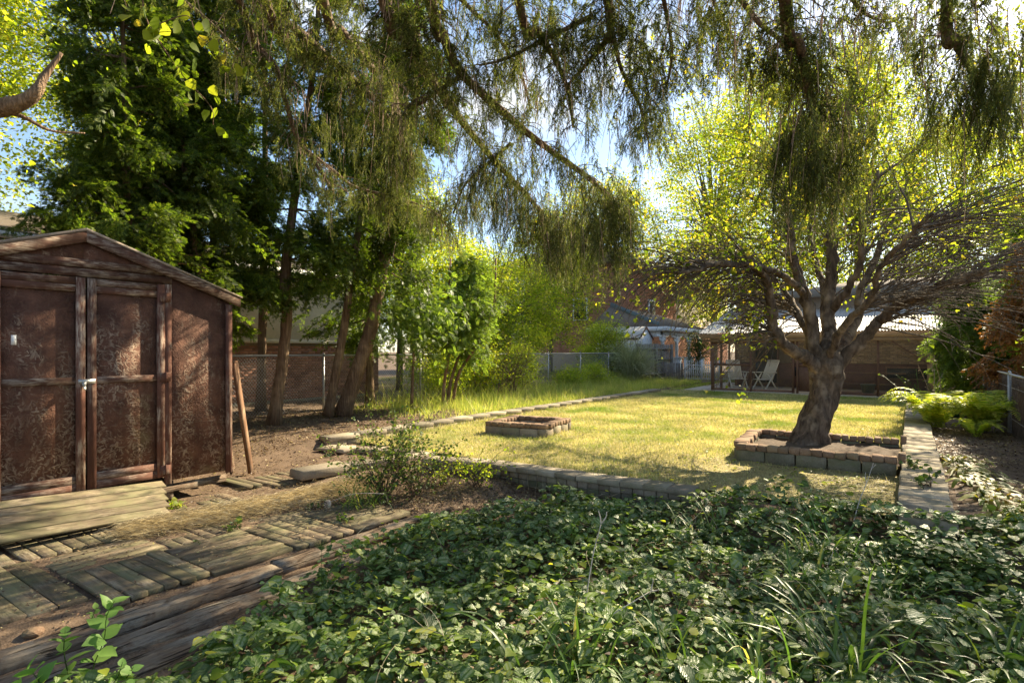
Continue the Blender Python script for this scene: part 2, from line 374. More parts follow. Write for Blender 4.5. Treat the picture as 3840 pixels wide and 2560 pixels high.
m_strap = leafmat('strap_leaves', [(0, (.05, .11, .025)), (.6, (.1, .18, .04)), (.9, (.22, .28, .06)), (1, (.4, .36, .12))], .4, (1.7, 1.7, .7), .4, .4)
m_fade = leafmat('fading_leaves', [(0, (.12, .2, .03)), (.4, (.30, .34, .05)), (.75, (.45, .38, .08)), (1, (.30, .16, .06))], .4, (1.5, 1.4, .7))
m_honey = leafmat('honeysuckle_leaves', [(0, (.13, .24, .06)), (.6, (.2, .33, .08)), (1, (.3, .42, .1))], .45, (1.5, 1.6, .7), .5)
m_broom = leafmat('broom_twigs', [(0, (.3, .34, .18)), (.6, (.45, .48, .28)), (1, (.58, .58, .38))], .3, (1.3, 1.3, .8))
m_hosta = leafmat('hosta_leaves', [(0, (.04, .1, .05)), (.6, (.08, .16, .08)), (1, (.2, .28, .12))], .3, (1.5, 1.6, .8), .35, .5)
m_appb = barkmat('apple_bark', (.055, .038, .026), (.22, .16, .11), (.40, .31, .21), .35, 13, 1.0)
m_twig = barkmat('twig_bark', (.09, .068, .05), (.20, .16, .12), (.30, .25, .19), .5, 40, .3)
m_cedb = barkmat('cedar_bark', (.12, .075, .045), (.27, .18, .11), (.36, .25, .15), .05, 34, 1.0)
m_spb = barkmat('spruce_bark', (.12, .08, .05), (.25, .17, .11), (.33, .24, .17), .6, 26, .7)
m_dead = barkmat('dead_twigs', (.28, .18, .12), (.5, .36, .24), (.6, .46, .33), .5, 40, .2)
m_pale = barkmat('dry_stalk', (.42, .35, .28), (.6, .52, .44), (.7, .62, .52), .5, 40, .2)
m_dkwood = woodmat('dark_stained_wood', (.10, .045, .03), (.07, .03, .02), (.36, .27, .20), .55, 2)
m_trimh = woodmat('trim_wood', (.12, .056, .037), (.06, .03, .02), (.36, .28, .21), .7, 1)
m_trimz = woodmat('trim_wood_upright', (.13, .056, .037), (.065, .03, .02), (.36, .28, .21), .5, 2)
m_plank = woodmat('deck_plank', (.20, .15, .095), (.06, .042, .03), (.31, .25, .17), .5, 0, (.15, .155, .07))
m_planky = woodmat('deck_plank_long', (.19, .145, .09), (.06, .042, .03), (.31, .25, .17), .5, 1, (.15, .15, .07))
def timbermat():
    t = NT('split_timber'); v = objvec(t, (38, 5.5, 38)); g = t.noise(v, 1.0, 8, .7, .9); cr_ = t.ramp(t.noise(objvec(t, (42, 2.4, 42)), 1.0, 3, .5, .3), [(.36, .1), (.40, 1.0), (.62, 1.0), (.65, .5)])
    c = t.mix(t.ramp(g, [(.3, 0.0), (.68, 1.0)]), (.075, .05, .035), (.24, .175, .12)); big = t.noise(objvec(t), 4.5, 7, .7); c = t.mix(t.ramp(big, [(.46, 0.0), (.62, .9)]), c, (.30, .26, .20)); c = t.mix(t.ramp(t.noise(objvec(t), 9, 6, .7), [(.5, 0.0), (.66, .8)]), c, (.11, .075, .05))
    c = t.mix(1.0, c, t.mix(.8, (1.0, 1.0, 1.0), cr_), 'MULTIPLY')
    return t.fin(c, .9, t.math('ADD', g, t.math('MULTIPLY', cr_, 1.2)), .9, .012, .1)
m_timber = timbermat()
m_timber_old = woodmat('old_timber', (.20, .13, .085), (.05, .032, .022), (.32, .25, .18), .7, 1, None, .8)
m_board = woodmat('cedar_board', (.28, .15, .08), (.13, .07, .04), (.42, .31, .2), .5, 2)
m_greyw = woodmat('grey_fence_wood', (.32, .29, .25), (.17, .15, .13), (.45, .42, .38), .5, 2)
m_porchw = woodmat('porch_timber', (.46, .30, .17), (.33, .20, .12), (.52, .38, .25), .4, 0)
m_porchz = woodmat('porch_post_timber', (.42, .27, .16), (.3, .18, .11), (.48, .34, .22), .4, 2)
m_rail = woodmat('brown_frame', (.22, .12, .085), (.15, .08, .055), (.3, .19, .13), .3, 2)
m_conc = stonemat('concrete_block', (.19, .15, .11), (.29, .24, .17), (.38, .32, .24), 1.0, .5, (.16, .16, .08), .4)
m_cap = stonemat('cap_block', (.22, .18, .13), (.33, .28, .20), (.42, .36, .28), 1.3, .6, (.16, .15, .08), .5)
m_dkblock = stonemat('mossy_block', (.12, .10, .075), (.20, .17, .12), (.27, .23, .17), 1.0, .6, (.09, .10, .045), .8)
m_brick = stonemat('edging_brick', (.17, .10, .062), (.27, .17, .105), (.34, .25, .17), 1.2, .5, (.2, .18, .1), .4)
m_housebrick = stonemat('house_brick', (.28, .12, .07), (.40, .19, .12), (.45, .27, .18), 1.0, .4)
m_tanbrick = stonemat('tan_brick', (.42, .29, .18), (.50, .37, .24), (.55, .43, .31), 1.0, .3)
m_mortar = stonemat('mortar', (.38, .33, .28), (.48, .43, .37), (.52, .47, .41), 1.0, .3)
m_dkmortar = stonemat('dark_mortar', (.18, .13, .10), (.26, .2, .15), (.3, .24, .19), 1.0, .3)
m_beige = paint('beige_siding', (.62, .50, .34), .7, 3, .2)
m_white = paint('white_paint', (.78, .78, .76), .5, 6, .15)
m_chair = paint('white_resin', (.74, .70, .62), .45, 6, .1)
m_maroon = paint('maroon_panel', (.15, .07, .06), .6, 4, .3)
m_shingle = stonemat('shingle', (.20, .16, .125), (.29, .235, .185), (.36, .30, .24), 2.0, .5)
m_slate = paint('slate_flashing', (.12, .17, .19), .5, 5, .2)
m_corr = paint('corrugated_roof', (.82, .81, .78), .35, 2, .12, 0.0, (.5, .42, .33))
def corrmat():
    t = NT('corrugated_plastic_roof'); v = objvec(t); a = t.noise(v, 2.5, 6, .65); c = t.mix(t.ramp(t.noise(v, 12, 6, .75), [(.5, 0.0), (.75, .7)]), (.78, .76, .70), (.48, .40, .32)); c = t.mix(1.0, c, t.ramp(a, [(.3, .8), (.7, 1.05)]), 'MULTIPLY')
    p = t.n('BsdfPrincipled', {'Roughness': .5, 'Specular IOR Level': .25}); t.t.links.new(c.outputs[2], p.inputs['Base Color']); tr = t.n('BsdfTranslucent'); t.t.links.new(c.outputs[2], tr.inputs['Color'])
    ms = t.n('MixShader', {'Fac': .38}); t.t.links.new(p.outputs[0], ms.inputs[1]); t.t.links.new(tr.outputs[0], ms.inputs[2]); t.t.links.new(ms.outputs[0], t.out.inputs[0]); return t.m
m_corr = corrmat()
m_galv = paint('galvanised', (.42, .42, .42), .45, 12, .25, .6)
m_wire = paint('chain_wire', (.46, .46, .46), .5, 10, .2, .4)
m_zinc = paint('latch_zinc', (.45, .44, .40), .45, 30, .35, .7)
m_wall_in = paint('dark_interior', (.035, .028, .025), .8, 5, .2)
m_dark = paint('dark_window', (.02, .025, .03), .15, 5, .2)
m_path = stonemat('path_concrete', (.4, .33, .26), (.5, .43, .35), (.55, .48, .4), 1.0, .3)
m_blue = paint('blue_plastic', (.06, .22, .55), .4, 5, .1)
m_pot = paint('green_pot', (.08, .09, .06), .5, 6, .3)
m_reed = woodmat('reed', (.20, .13, .08), (.1, .06, .04), (.33, .24, .16), .6, 2)

def osb():
    t = NT('flaked_board'); tc = t.n('TexCoord'); fl = None
    s0 = t.n('SeparateXYZ', {'Vector': (tc, 3)})
    for i, (sc_, hl, hw, thr) in enumerate(((15, .80, .17, .35), (21, .78, .20, .45), (29, .8, .22, .4), (18, .7, .14, .5), (40, .75, .25, .4))):
        p2 = t.n('CombineXYZ', {'X': t.math('MULTIPLY', (s0, 1), float(sc_)), 'Y': t.math('MULTIPLY', (s0, 2), float(sc_)), 'Z': 3.7 * i + .5})
        wob = t.noise(p2, .9, 2); p3 = t.n('VectorMath', operation='ADD'); t.t.links.new(p2.outputs[0], p3.inputs[0]); t.t.links.new(wob.outputs['Color'], p3.inputs[1])
        p4 = t.n('VectorMath', {1: (i * 5.3, i * 2.9, 0)}, operation='ADD'); t.t.links.new(p3.outputs[0], p4.inputs[0])
        vo = t.n('TexVoronoi', {'Vector': (p4, 0), 'Scale': 1.0, 'Randomness': 1.0}, voronoi_dimensions='2D'); df = t.n('VectorMath', operation='SUBTRACT'); t.t.links.new(p4.outputs[0], df.inputs[0]); t.t.links.new(vo.outputs['Position'], df.inputs[1])
        sc3 = t.n('SeparateColor', {'Color': (vo, 'Color')}); vr = t.n('VectorRotate', {'Vector': (df, 0), 'Angle': t.math('MULTIPLY', (sc3, 0), 6.283)}, rotation_type='Z_AXIS'); sx = t.n('SeparateXYZ', {'Vector': (vr, 0)})
        e = t.math('ADD', t.math('POWER', t.math('ABSOLUTE', t.math('DIVIDE', (sx, 0), hl)), 2.0), t.math('POWER', t.math('ABSOLUTE', t.math('DIVIDE', (sx, 1), hw)), 2.0))
        f = t.math('MULTIPLY', t.ramp(e, [(.35, 1.0), (.95, 0.0)]), t.math('MULTIPLY', t.math('GREATER_THAN', (sc3, 1), thr), (sc3, 2)))
        fl = f if fl is None else t.math('MAXIMUM', fl, f)
    sep = t.n('SeparateXYZ', {'Vector': (tc, 3)})
    big = t.noise((tc, 3), 2.6, 6, .65)
    zf = t.math('MULTIPLY', t.math('SUBTRACT', .9, (sep, 2)), .07)
    run = t.noise(t.n('Mapping', {'Vector': (tc, 3), 'Scale': (3, 9, .9)}), 1.0, 5, .6); mask = t.ramp(t.math('ADD', t.math('MULTIPLY', t.math('ADD', big, (run, 0)), .5), zf), [(.45, .05), (.60, 1.0)])
    base = t.mix(t.ramp(t.noise((tc, 3), 7, 5), [(.35, 0.0), (.7, 1.0)]), (.075, .034, .022), (.17, .078, .048))
    c = t.mix(t.math('MULTIPLY', fl, mask), base, (.40, .30, .21))
    c = t.mix(t.ramp(t.math('ADD', t.noise((tc, 3), 5, 5), t.math('MULTIPLY', zf, 1.6)), [(.62, 0.0), (.8, .6)]), c, (.20, .16, .085))
    h = t.math('ADD', fl, t.noise((tc, 3), 50, 4))
    return t.fin(c, .8, h, .6, .008, .2)
m_osb = osb()

def lamium():
    t = NT('groundcover_leaves'); uv = t.n('UVMap'); sp = t.n('SeparateXYZ', {'Vector': uv}); g = t.n('NewGeometry')
    d = t.math('ABSOLUTE', t.math('SUBTRACT', (sp, 1), .5))
    x = t.math('ABSOLUTE', t.math('SUBTRACT', (sp, 0), .45))
    wv = t.n('TexWave', {'Vector': uv, 'Scale': 4.2, 'Distortion': 5.0, 'Detail': 2}, bands_direction='DIAGONAL')
    band = t.math('MULTIPLY', t.ramp(d, [(.03, 0.0), (.08, 1.0), (.20, 1.0), (.30, 0.0)]), t.ramp(x, [(.30, 1.0), (.46, 0.0)]))
    oi = t.ramp((g, 'Random Per Island'), [(.0, .15), (.25, .4), (.5, .9), (1, 1.0)])
    f = t.math('MULTIPLY', t.math('MULTIPLY', band, oi), t.ramp(t.noise(uv, 9, 4, .7), [(.35, .35), (.6, 1.0)]))
    gcol = t.ramp((g, 'Random Per Island'), [(0, (.035, .08, .012)), (.5, (.085, .15, .022)), (.84, (.16, .24, .03)), (.93, (.24, .29, .04)), (1, (.42, .42, .06))])
    nz_ = t.noise((t.n('TexCoord'), 3), .9, 3)
    c = t.mix(f, gcol, (.34, .39, .20)); c = t.mix(1.0, c, t.ramp(nz_, [(.3, .75), (.7, 1.25)]), 'MULTIPLY')
    p = t.n('BsdfPrincipled', {'Roughness': .42, 'Specular IOR Level': .45}); t.t.links.new(c.outputs[2], p.inputs['Base Color'])
    b = t.n('Bump', {'Height': t.math('ADD', wv, t.math('MULTIPLY', band, .3)), 'Strength': .35, 'Distance': .004}); t.t.links.new(b.outputs[0], p.inputs['Normal'])
    tr = t.n('BsdfTranslucent'); tm = t.mix(1.0, c, (1.5, 1.7, .7), 'MULTIPLY'); t.t.links.new(tm.outputs[2], tr.inputs['Color'])
    ms = t.n('MixShader', {'Fac': .3}); t.t.links.new(p.outputs[0], ms.inputs[1]); t.t.links.new(tr.outputs[0], ms.inputs[2])
    t.t.links.new(ms.outputs[0], t.out.inputs[0]); return t.m
m_lam = lamium()
def screenmat():
    t = NT('insect_screen'); d = t.n('BsdfDiffuse', {'Color': (.22, .17, .12, 1)}); tr = t.n('BsdfTransparent')
    ms = t.n('MixShader', {'Fac': .24}); t.t.links.new(tr.outputs[0], ms.inputs[1]); t.t.links.new(d.outputs[0], ms.inputs[2])
    t.t.links.new(ms.outputs[0], t.out.inputs[0]); return t.m
m_screen = screenmat()

# ------------------------------------------------------------------ ground
def sst(x, a, b): t = np.clip((x - a) / (b - a), 0, 1); return t * t * (3 - 2 * t)
def gz(x, y):
    x = np.asarray(x, float); y = np.asarray(y, float)
    z = np.full(np.broadcast(x, y).shape, -.20)
    rear = np.where(x > -1.7, sst(y, 4.9, 5.7), sst(y, 5.62, 5.72)) * (x > -5.0) + sst(y, 3.4, 5.6) * (x <= -5.0)
    z = z + .17 * rear                                    # lawn and yard level
    z = z + .078 * sst(-x, 3.65, 3.95) * (1 - rear)          # under the boardwalk
    bed = sst(-x, 7.1, 7.25); z = z + bed * (.02 + .07 * rear)
    z = z + sst(x, .05, .15) * (.24 * (1 - rear) * sst(y, 4.6, 5.4) + .1 * rear)
    return z
def bumps(x, y, a=.012):
    return a * (np.sin(x * 7.1 + np.sin(y * 5.3)) * np.sin(y * 6.7 + np.sin(x * 4.1)) + .5 * np.sin(x * 19 + y * 13) * np.sin(y * 23 - x * 7))
def gridmesh(xs, ys, fz):
    X, Y = np.meshgrid(xs, ys, indexing='ij'); Z = fz(X, Y); g = G(); n, m = X.shape
    i = np.arange(n - 1)[:, None] * m + np.arange(m - 1)[None]
    g.add(np.stack([X, Y, Z], -1).reshape(-1, 3), np.stack([i, i + m, i + m + 1, i + 1], -1).reshape(-1, 4)); return g
xs = np.concatenate([[-400, -150, -60, -30, -20], np.arange(-15, 3.01, .075), [5, 9, 15, 30, 60, 150, 400]])
ys = np.concatenate([[-400, -100, -30, -10, -4], np.arange(-2, 14, .075), np.arange(14, 30, .4), [32, 36, 45, 60, 100, 200, 600]])
obj('ground', gridmesh(xs, ys, lambda x, y: gz(x, y) + bumps(x, y)), m_soil, smooth=True, kind='structure')
lx = np.arange(-7.0, -.06, .1); ly = np.concatenate([np.arange(5.8, 19, .15), np.arange(19, 20.2, .3)])
def lawnz(x, y): return .004 + bumps(x, y, .008) * 1.0
g = gridmesh(lx, ly, lawnz)
obj('lawn', g, m_lawnbase, smooth=True, kind='structure')
g = gridmesh(np.linspace(-9.2, -5.7, 20), np.linspace(20.25, 40, 30), lambda x, y: 0 * x + .002)
obj('side_lawn', g, m_lawnbase, kind='structure')
g = gridmesh(np.linspace(-30, -10.6, 30), np.linspace(12.3, 42, 40), lambda x, y: 0 * x + .012)
obj('neighbour_lawn', g, m_lawnbase, kind='structure')
g = G(); g.box((-6.9, 19.35, -.1), (-5.75, 20.2, .014)); g.box((-6.7, 20.2, -.1), (-5.75, 26, .013))
obj('path', g, m_path, kind='structure')

def blades(pos, h, wd, lean=.35, seg=1):
    n = len(pos); a = rng.uniform(0, 2 * math.pi, n); b = rng.uniform(0, 2 * math.pi, n)
    side = np.stack([np.cos(a), np.sin(a), 0 * a], 1) * wd[:, None] / 2
    ld = np.stack([np.cos(b), np.sin(b), 0 * a], 1) * (h * np.abs(rng.normal(0, lean, n)))[:, None]
    up = np.stack([0 * a, 0 * a, h], 1)
    V = np.stack([pos - side, pos + side, pos + up + ld], 1); return V.reshape(-1, 3), np.arange(3 * n).reshape(-1, 3)
def field(n, x0, x1, y0, y1, dens=None):
    p = np.stack([rng.uniform(x0, x1, n), rng.uniform(y0, y1, n)], 1)
    if dens is not None: p = p[rng.uniform(0, 1, n) < dens(p[:, 0], p[:, 1])]
    return p
def inplanter(x, y): return (x > -1.95) & (x < -.1) & (y > 7.55) & (y < 9.45)
def inpit(x, y): return (np.abs(x + 5.4) < .6) & (np.abs(y - 8.2) < .6)
def ld(x, y):
    k = np.clip(1.35 - (y - 6) / 16, .35, 1)
    bare = sst(x, -2.9, -1.6) * (1 - sst(y, 7.3, 8.2)); k = k * (1 - .93 * bare)
    bare2 = sst(x, -1.9, -.6) * (1 - sst(y, 9.5, 12)); k = k * (1 - .6 * bare2)
    return k * (~inplanter(x, y)) * (~inpit(x, y))
p = field(260000, -6.98, -.1, 5.8, 19.9, ld); n = len(p)
pos = np.column_stack([p, lawnz(p[:, 0], p[:, 1]) - .002])
g = G(); far = np.clip((p[:, 1] - 5) / 12, 0, 1); edge = np.exp(-(p[:, 0] + 6.97) / .08) + np.exp(-np.abs(p[:, 1] - 5.85) / .07) + np.exp(-np.abs(np.hypot(*(np.abs(p - np.array((-5.38, 8.2))) - .58).clip(0).T)) / .05) * 1.0
g.add(*blades(pos, rng.uniform(.02, .055, n) * (1 + .3 * far + 1.1 * edge.clip(0, 1)), .006 + .008 * far, .7))
o = obj('lawn_grass', g, m_grass, stuff=True, label='short yellowing sunlit lawn grass between the block borders', cat='grass')
p = field(5200, -6.9, -.2, 5.9, 18, lambda x, y: (~inplanter(x, y)) * (.25 + .75 * (np.sin(x * 2.9 + y) * np.sin(y * 2.3 - x * 1.3) > .25))); n = len(p); g = G(); a = rng.uniform(0, 6.28, n)
g.inst(*ovate(.35)[:2], np.column_stack([p, lawnz(p[:, 0], p[:, 1]) + .01]), frames(np.stack([np.cos(a), np.sin(a), np.full(n, .35)], 1), rng.normal(0, .2, (n, 3)) + (0, 0, 1)), rng.uniform(.02, .06, n)); obj('lawn_weeds', g, m_bush, stuff=True, label='patches of low broad leaved weeds in the lawn grass', cat='weeds')
p = field(2600, -6.9, -.2, 5.9, 15); n = len(p); g = G(); a = rng.uniform(0, 6.28, n); g.inst(*LEAF4[:2], np.column_stack([p, lawnz(p[:, 0], p[:, 1]) + .03]), frames(np.stack([np.cos(a), np.sin(a), 0 * a], 1), rng.normal(0, .3, (n, 3)) + (0, 0, 1)), rng.uniform(.015, .045, n)); obj('fallen_leaves', g, m_litter, stuff=True, label='dry fallen leaves scattered over the lawn', cat='leaf litter')
p = field(26000, -9.2, -5.75, 20.3, 34, lambda x, y: ((x < -6.75) | (y > 26.1)) * 1.0); n = len(p)
g = G(); g.add(*blades(np.column_stack([p, 0 * p[:, 0]]), rng.uniform(.04, .09, n), np.full(n, .025), .5))
obj('side_grass', g, m_grass2, stuff=True, label='green grass beside the porch in front of the white iron fence', cat='grass')
p = field(50000, -22, -10.7, 12.4, 36); n = len(p)
g = G(); g.add(*blades(np.column_stack([p, 0 * p[:, 0]]), rng.uniform(.05, .12, n), np.full(n, .035), .6))
obj('neighbour_grass', g, m_grass2, stuff=True, label='sunny grass of the neighbouring garden behind the chain link fence', cat='grass')
# weedy grass on the raised border bed
p = field(60000, -10.4, -7.2, 7.5, 24.5, lambda x, y: sst(y, 7.6, 10.5) * (.35 + .65 * (np.sin(x * 3 + y * 2.1) * np.sin(y * 1.7 - x) > -.2))); n = len(p)
g = G(); hh = rng.gamma(2.2, .055, n) * (1 + .8 * sst(-p[:, 0], 8.8, 10))
g.add(*blades(np.column_stack([p, gz(p[:, 0], p[:, 1])]), hh, rng.uniform(.006, .014, n), .7))
obj('border_grass', g, m_grass2, stuff=True, label='rank grass and weeds on the raised bed along the left border', cat='grass')

# fallen leaves, bark and needles
def litter(n, x0, x1, y0, y1, dens, smin=.008, smax=.035, mat=None, name='leaf_litter', label='', zoff=.004):
    p = field(n, x0, x1, y0, y1, dens); n = len(p); z = gz(p[:, 0], p[:, 1]) + bumps(p[:, 0], p[:, 1]) + zoff
    nr = rng.normal(0, .35, (n, 3)); nr[:, 2] = 1; d = rdir(n); d[:, 2] *= .25
    g = G(); g.inst(LEAF4[0], LEAF4[1], np.column_stack([p, z]), frames(d, unit(nr)), rng.uniform(smin, smax, n))
    return obj(name, g, mat or m_litter, stuff=True, label=label, cat='leaf litter')
litter(40000, -11, -6.2, 3.2, 12, lambda x, y: .35 + .65 * (x < -7.3), .012, .05, label='fallen leaves and mulch under the cedars beside the shed')  # real litter, laid thick and dark to paint in shade below the trees
litter(30000, -5, -1.2, 3.2, 5.7, None, .01, .035, label='brown needle litter on the bare soil before the low block wall')
litter(15000, -3.0, -.1, 5.8, 7.6, None, .006, .02, label='fine litter on the bare patch in front of the brick planter', zoff=.04)
litter(16000, .25, 2.2, 5.5, 13, lambda x, y: .3 + .7 * (y > 8.5), .01, .045, label='fallen leaves over the soil beside the right hand fence')
litter(14000, -7.2, -3.0, -.5, 4.2, None, .006, .025, label='crumbled leaf litter around the boardwalk planks')
litter(5000, -6.0, -3.85, -.4, 4.1, lambda x, y: .2 + .8 * (np.sin(x * 5 + y * 3) * np.sin(y * 4.1 - x * 2) > .1), .006, .03, name='plank_debris', label='leaf crumbs and needles lying on the boardwalk planks', zoff=.035)

def blockrun(parent, name, p0, p1, n, depth, height, zc, mat, side=0.0, gap=.006, jit=.004, bev=.01, tilt=.01, zj=.004):
    p0 = np.array(p0, float); p1 = np.array(p1, float); d = p1 - p0; ln = np.linalg.norm(d); d /= ln; a = math.atan2(d[1], d[0])
    nv = np.array((-d[1], d[0])); lb = ln / n
    for i in range(n):
        c = p0 + d * lb * (i + .5) + nv * (side + R.uniform(-jit, jit) * 1.5)
        block(name, (lb - gap, depth, height), (c[0], c[1], zc + R.uniform(-zj, zj)), mat, parent, a + R.uniform(-.012, .012), bev, jit, tilt)
# right hand block wall
t = thing('block_wall', 'long low wall of flat concrete blocks running along the right edge of the lawn', 'garden wall', (.1, 9, 0))
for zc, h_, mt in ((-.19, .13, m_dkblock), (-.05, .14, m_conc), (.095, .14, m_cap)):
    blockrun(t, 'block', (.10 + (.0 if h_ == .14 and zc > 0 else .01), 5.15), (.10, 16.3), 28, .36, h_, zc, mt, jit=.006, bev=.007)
# low wall in front of the lawn
t = thing('block_wall', 'low curving block wall between the shaded ground cover and the near edge of the lawn', 'garden wall', (-2.5, 5.6, 0))
pts = [(-5.1, 5.36), (-4.3, 5.62), (-3.0, 5.62), (-1.75, 5.7)]
for (a, b), n in zip(zip(pts, pts[1:]), (3, 5, 5)):
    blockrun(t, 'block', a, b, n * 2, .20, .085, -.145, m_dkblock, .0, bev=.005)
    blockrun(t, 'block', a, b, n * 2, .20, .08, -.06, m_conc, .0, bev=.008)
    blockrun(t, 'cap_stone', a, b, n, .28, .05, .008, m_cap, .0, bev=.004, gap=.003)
# left border
t = thing('block_wall', 'long low block kerb along the left of the lawn holding back the weedy bed', 'garden wall', (-7.15, 10, 0))
blockrun(t, 'block', (-7.14, 5.35), (-7.0, 18.6), 42, .22, .12, -.005, m_conc, bev=.004, jit=.003, gap=.003)
blockrun(t, 'cap_stone', (-7.16, 5.35), (-7.02, 18.6), 24, .28, .06, .085, m_cap, bev=.004, jit=.004, gap=.002)
t = thing('stepping_slabs', 'row of flat grey slabs sunk in the soil at the near end of the left kerb', 'paving slab', (-6.3, 5.5, 0))
for c, a in (((-6.75, 5.25), .25), ((-6.25, 5.45), .3), ((-5.75, 5.62), .35)): block('slab', (.48, .32, .05), (c[0], c[1], .0), m_conc, t, a, .01, .01)
t = thing('concrete_beam', 'pale rough concrete beam lying on the ground in two lengths beside the boardwalk', 'concrete beam', (-5.55, 4.8, 0))
block('beam_piece', (.30, .62, .10), (-5.72, 4.22, -.02), m_cap, t, -.16, .012, .012); block('beam_piece', (.28, 1.2, .09), (-5.55, 5.14, -.02), m_cap, t, -.17, .012, .012)

# brick fire pit
t = thing('fire_pit', 'square fire pit of brick on concrete blocks standing alone on the lawn', 'fire pit', (-5.4, 8.2, 0))
c0, ang, hs = np.array((-5.38, 8.2)), math.radians(8), .56
def rot(p): return c0 + np.array((p[0] * math.cos(ang) - p[1] * math.sin(ang), p[0] * math.sin(ang) + p[1] * math.cos(ang)))
cor = [rot(q) for q in ((-hs, -hs), (hs, -hs), (hs, hs), (-hs, hs))]
for i in range(4):
    a, b = cor[i], cor[(i + 1) % 4]; d = unit(b - a); inn = np.array((-d[1], d[0]))
    blockrun(t, 'block', a + inn * .075, b - d * .15 + inn * .075, 3, .15, .15, .07, m_conc, bev=.01)
    blockrun(t, 'brick', a + inn * .08, b - d * .16 + inn * .08, 8, .165, .07, .183, m_brick, bev=.007, jit=.006, tilt=.03)
g = gridmesh(np.linspace(-5.85, -4.9, 10), np.linspace(7.75, 8.65, 10), lambda x, y: .06 + bumps(x * 3, y * 3, .02))
obj('ash_bed', g, m_soil, t)
# brick planter round the apple tree
t = thing('brick_planter', 'brick topped block planter around the foot of the old apple tree', 'planter', (-1, 8.4, 0))
runs = [((-1.83, 7.68), (-.12, 7.70), 5, 14), ((-.8, 9.25), (-.12, 9.28), 3, 7), ((-1.92, 9.22), (-.8, 9.25), 4, 11), ((-1.82, 7.78), (-1.92, 9.12), 4, 11)]
for a, b, nb, nk in runs:
    back = a[1] > 9 and b[1] > 9
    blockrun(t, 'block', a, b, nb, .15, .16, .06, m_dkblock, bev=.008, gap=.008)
    blockrun(t, 'brick', a, b, nk, .17, .075, .178, m_brick, bev=.008, jit=.008, tilt=.03, zj=.006)
block('brick', (.075, .17, .12), (-.075, 7.70, .20), m_brick, t); block('brick', (.075, .17, .12), (-.075, 9.27, .20), m_brick, t)
g = gridmesh(np.linspace(-1.8, -.1, 24), np.linspace(7.75, 9.2, 20), lambda x, y: .11 + bumps(x * 2, y * 2, .02))
obj('planter_soil', g, m_soil, t, smooth=True)

# ------------------------------------------------------------------ boardwalk, ramp and timbers
t = thing('boardwalk', 'weathered mossy boardwalk of square plank tiles with alternating grain by the shed', 'boardwalk', (-4.8, 1.5, -.12))
def tile(x0, x1, y0, y1, n, cross, z=-.1, dz=.006, tilt=.01, skip=()):
    zz = z + R.uniform(-dz, dz)
    for i in range(n):
        if i in skip: continue
        zi = zz + R.uniform(-.003, .003)
        if cross:
            wd = (y1 - y0) / n; block('plank', (x1 - x0, wd - .009, .035), ((x0 + x1) / 2 + R.uniform(-.01, .01), y0 + wd * (i + .5), zi - .0175), m_plank, t, R.uniform(-.012, .012), .003, .0015, tilt)
        else:
            wd = (x1 - x0) / n; block('plank', (wd - .008, y1 - y0, .035), (x0 + wd * (i + .5), (y0 + y1) / 2 + R.uniform(-.01, .01), zi - .0175), m_planky, t, R.uniform(-.010, .010), .003, .0015, tilt)
tile(-5.95, -5.22, .72, 1.30, 6, True); tile(-5.95, -5.2, 1.33, 2.02, 7, True, -.095)
tile(-5.85, -5.2, 2.35, 2.72, 3, True, -.115, skip=(1,)); tile(-6.0, -5.35, 2.85, 3.2, 3, True, -.11)
tile(-5.18, -4.62, 1.40, 2.06, 5, False, -.115); tile(-5.16, -4.63, 2.08, 2.72, 7, True, -.11); tile(-5.15, -4.63, 2.74, 3.35, 5, False, -.115)
tile(-5.22, -4.10, .62, 1.36, 5, True, -.10); tile(-5.22, -4.1, -.15, .6, 6, True, -.11)
tile(-4.60, -3.87, 1.40, 1.98, 6, True, -.085, .002); tile(-4.60, -3.86, 2.0, 2.6, 6, False, -.1)
tile(-4.58, -3.84, 2.62, 3.16, 5, True, -.1); tile(-4.58, -3.82, 3.18, 3.8, 6, False, -.105)
tile(-6.55, -5.95, 3.42, 3.62, 2, True, -.08); tile(-6.35, -5.75, 3.66, 4.22, 6, True, -.09); tile(-5.15, -4.63, 3.38, 3.9, 5, False, -.12)
tile(-4.55, -3.85, -.4, .58, 6, False, -.12)
for (x, wd, y0, y1, z, lb) in ((-3.76, .15, .1, 2.35, -.125, 'weathered split timber edging the boardwalk on the side of the ground cover'),
                               (-3.74, .14, 2.38, 4.1, -.125, 'far grey timber continuing the boardwalk edge towards the weeds'),
                               (-3.50, .20, .3, 2.6, -.165, 'second half buried old timber one step out from the boardwalk edge'),
                               (-3.22, .20, .2, 1.75, -.175, 'rotting timber lowest of the parallel timbers nearest the ground cover'),
                               (-3.48, .18, 2.66, 3.7, -.17, 'short sunken timber beyond the half buried one near the leafy edge')):
    g = G(); n = 14; yy = np.linspace(y0, y1, n); V = []
    for i, y in enumerate(yy):
        for j, (a, b) in enumerate(((-1, -1), (-1, .9), (-.9, 1), (-.2, .93), (.35, 1), (.92, .97), (1, .85), (1, -1))):
            V.append((x + .035 * (y - y0) + a * wd / 2 + rng.normal(0, .004), y, z - .05 + b * .05 + rng.normal(0, .004)))
    i = np.arange(n - 1)[:, None] * 8; j = np.arange(8)[None]; j2 = (j + 1) % 8
    g.add(V, np.stack([i + j, i + j2, i + 8 + j2, i + 8 + j], -1).reshape(-1, 4)[:, ::-1]); g.F[8] = [np.array([np.arange(8), np.arange(8)[::-1] + (n - 1) * 8])]
    obj('timber', g, m_timber, label=lb, cat='timber', group='old timbers edging the boardwalk')
t = thing('ramp', 'low mossy wooden ramp of long planks sloping down from the shed doors', 'ramp', (-5.8, 1.3, 0))
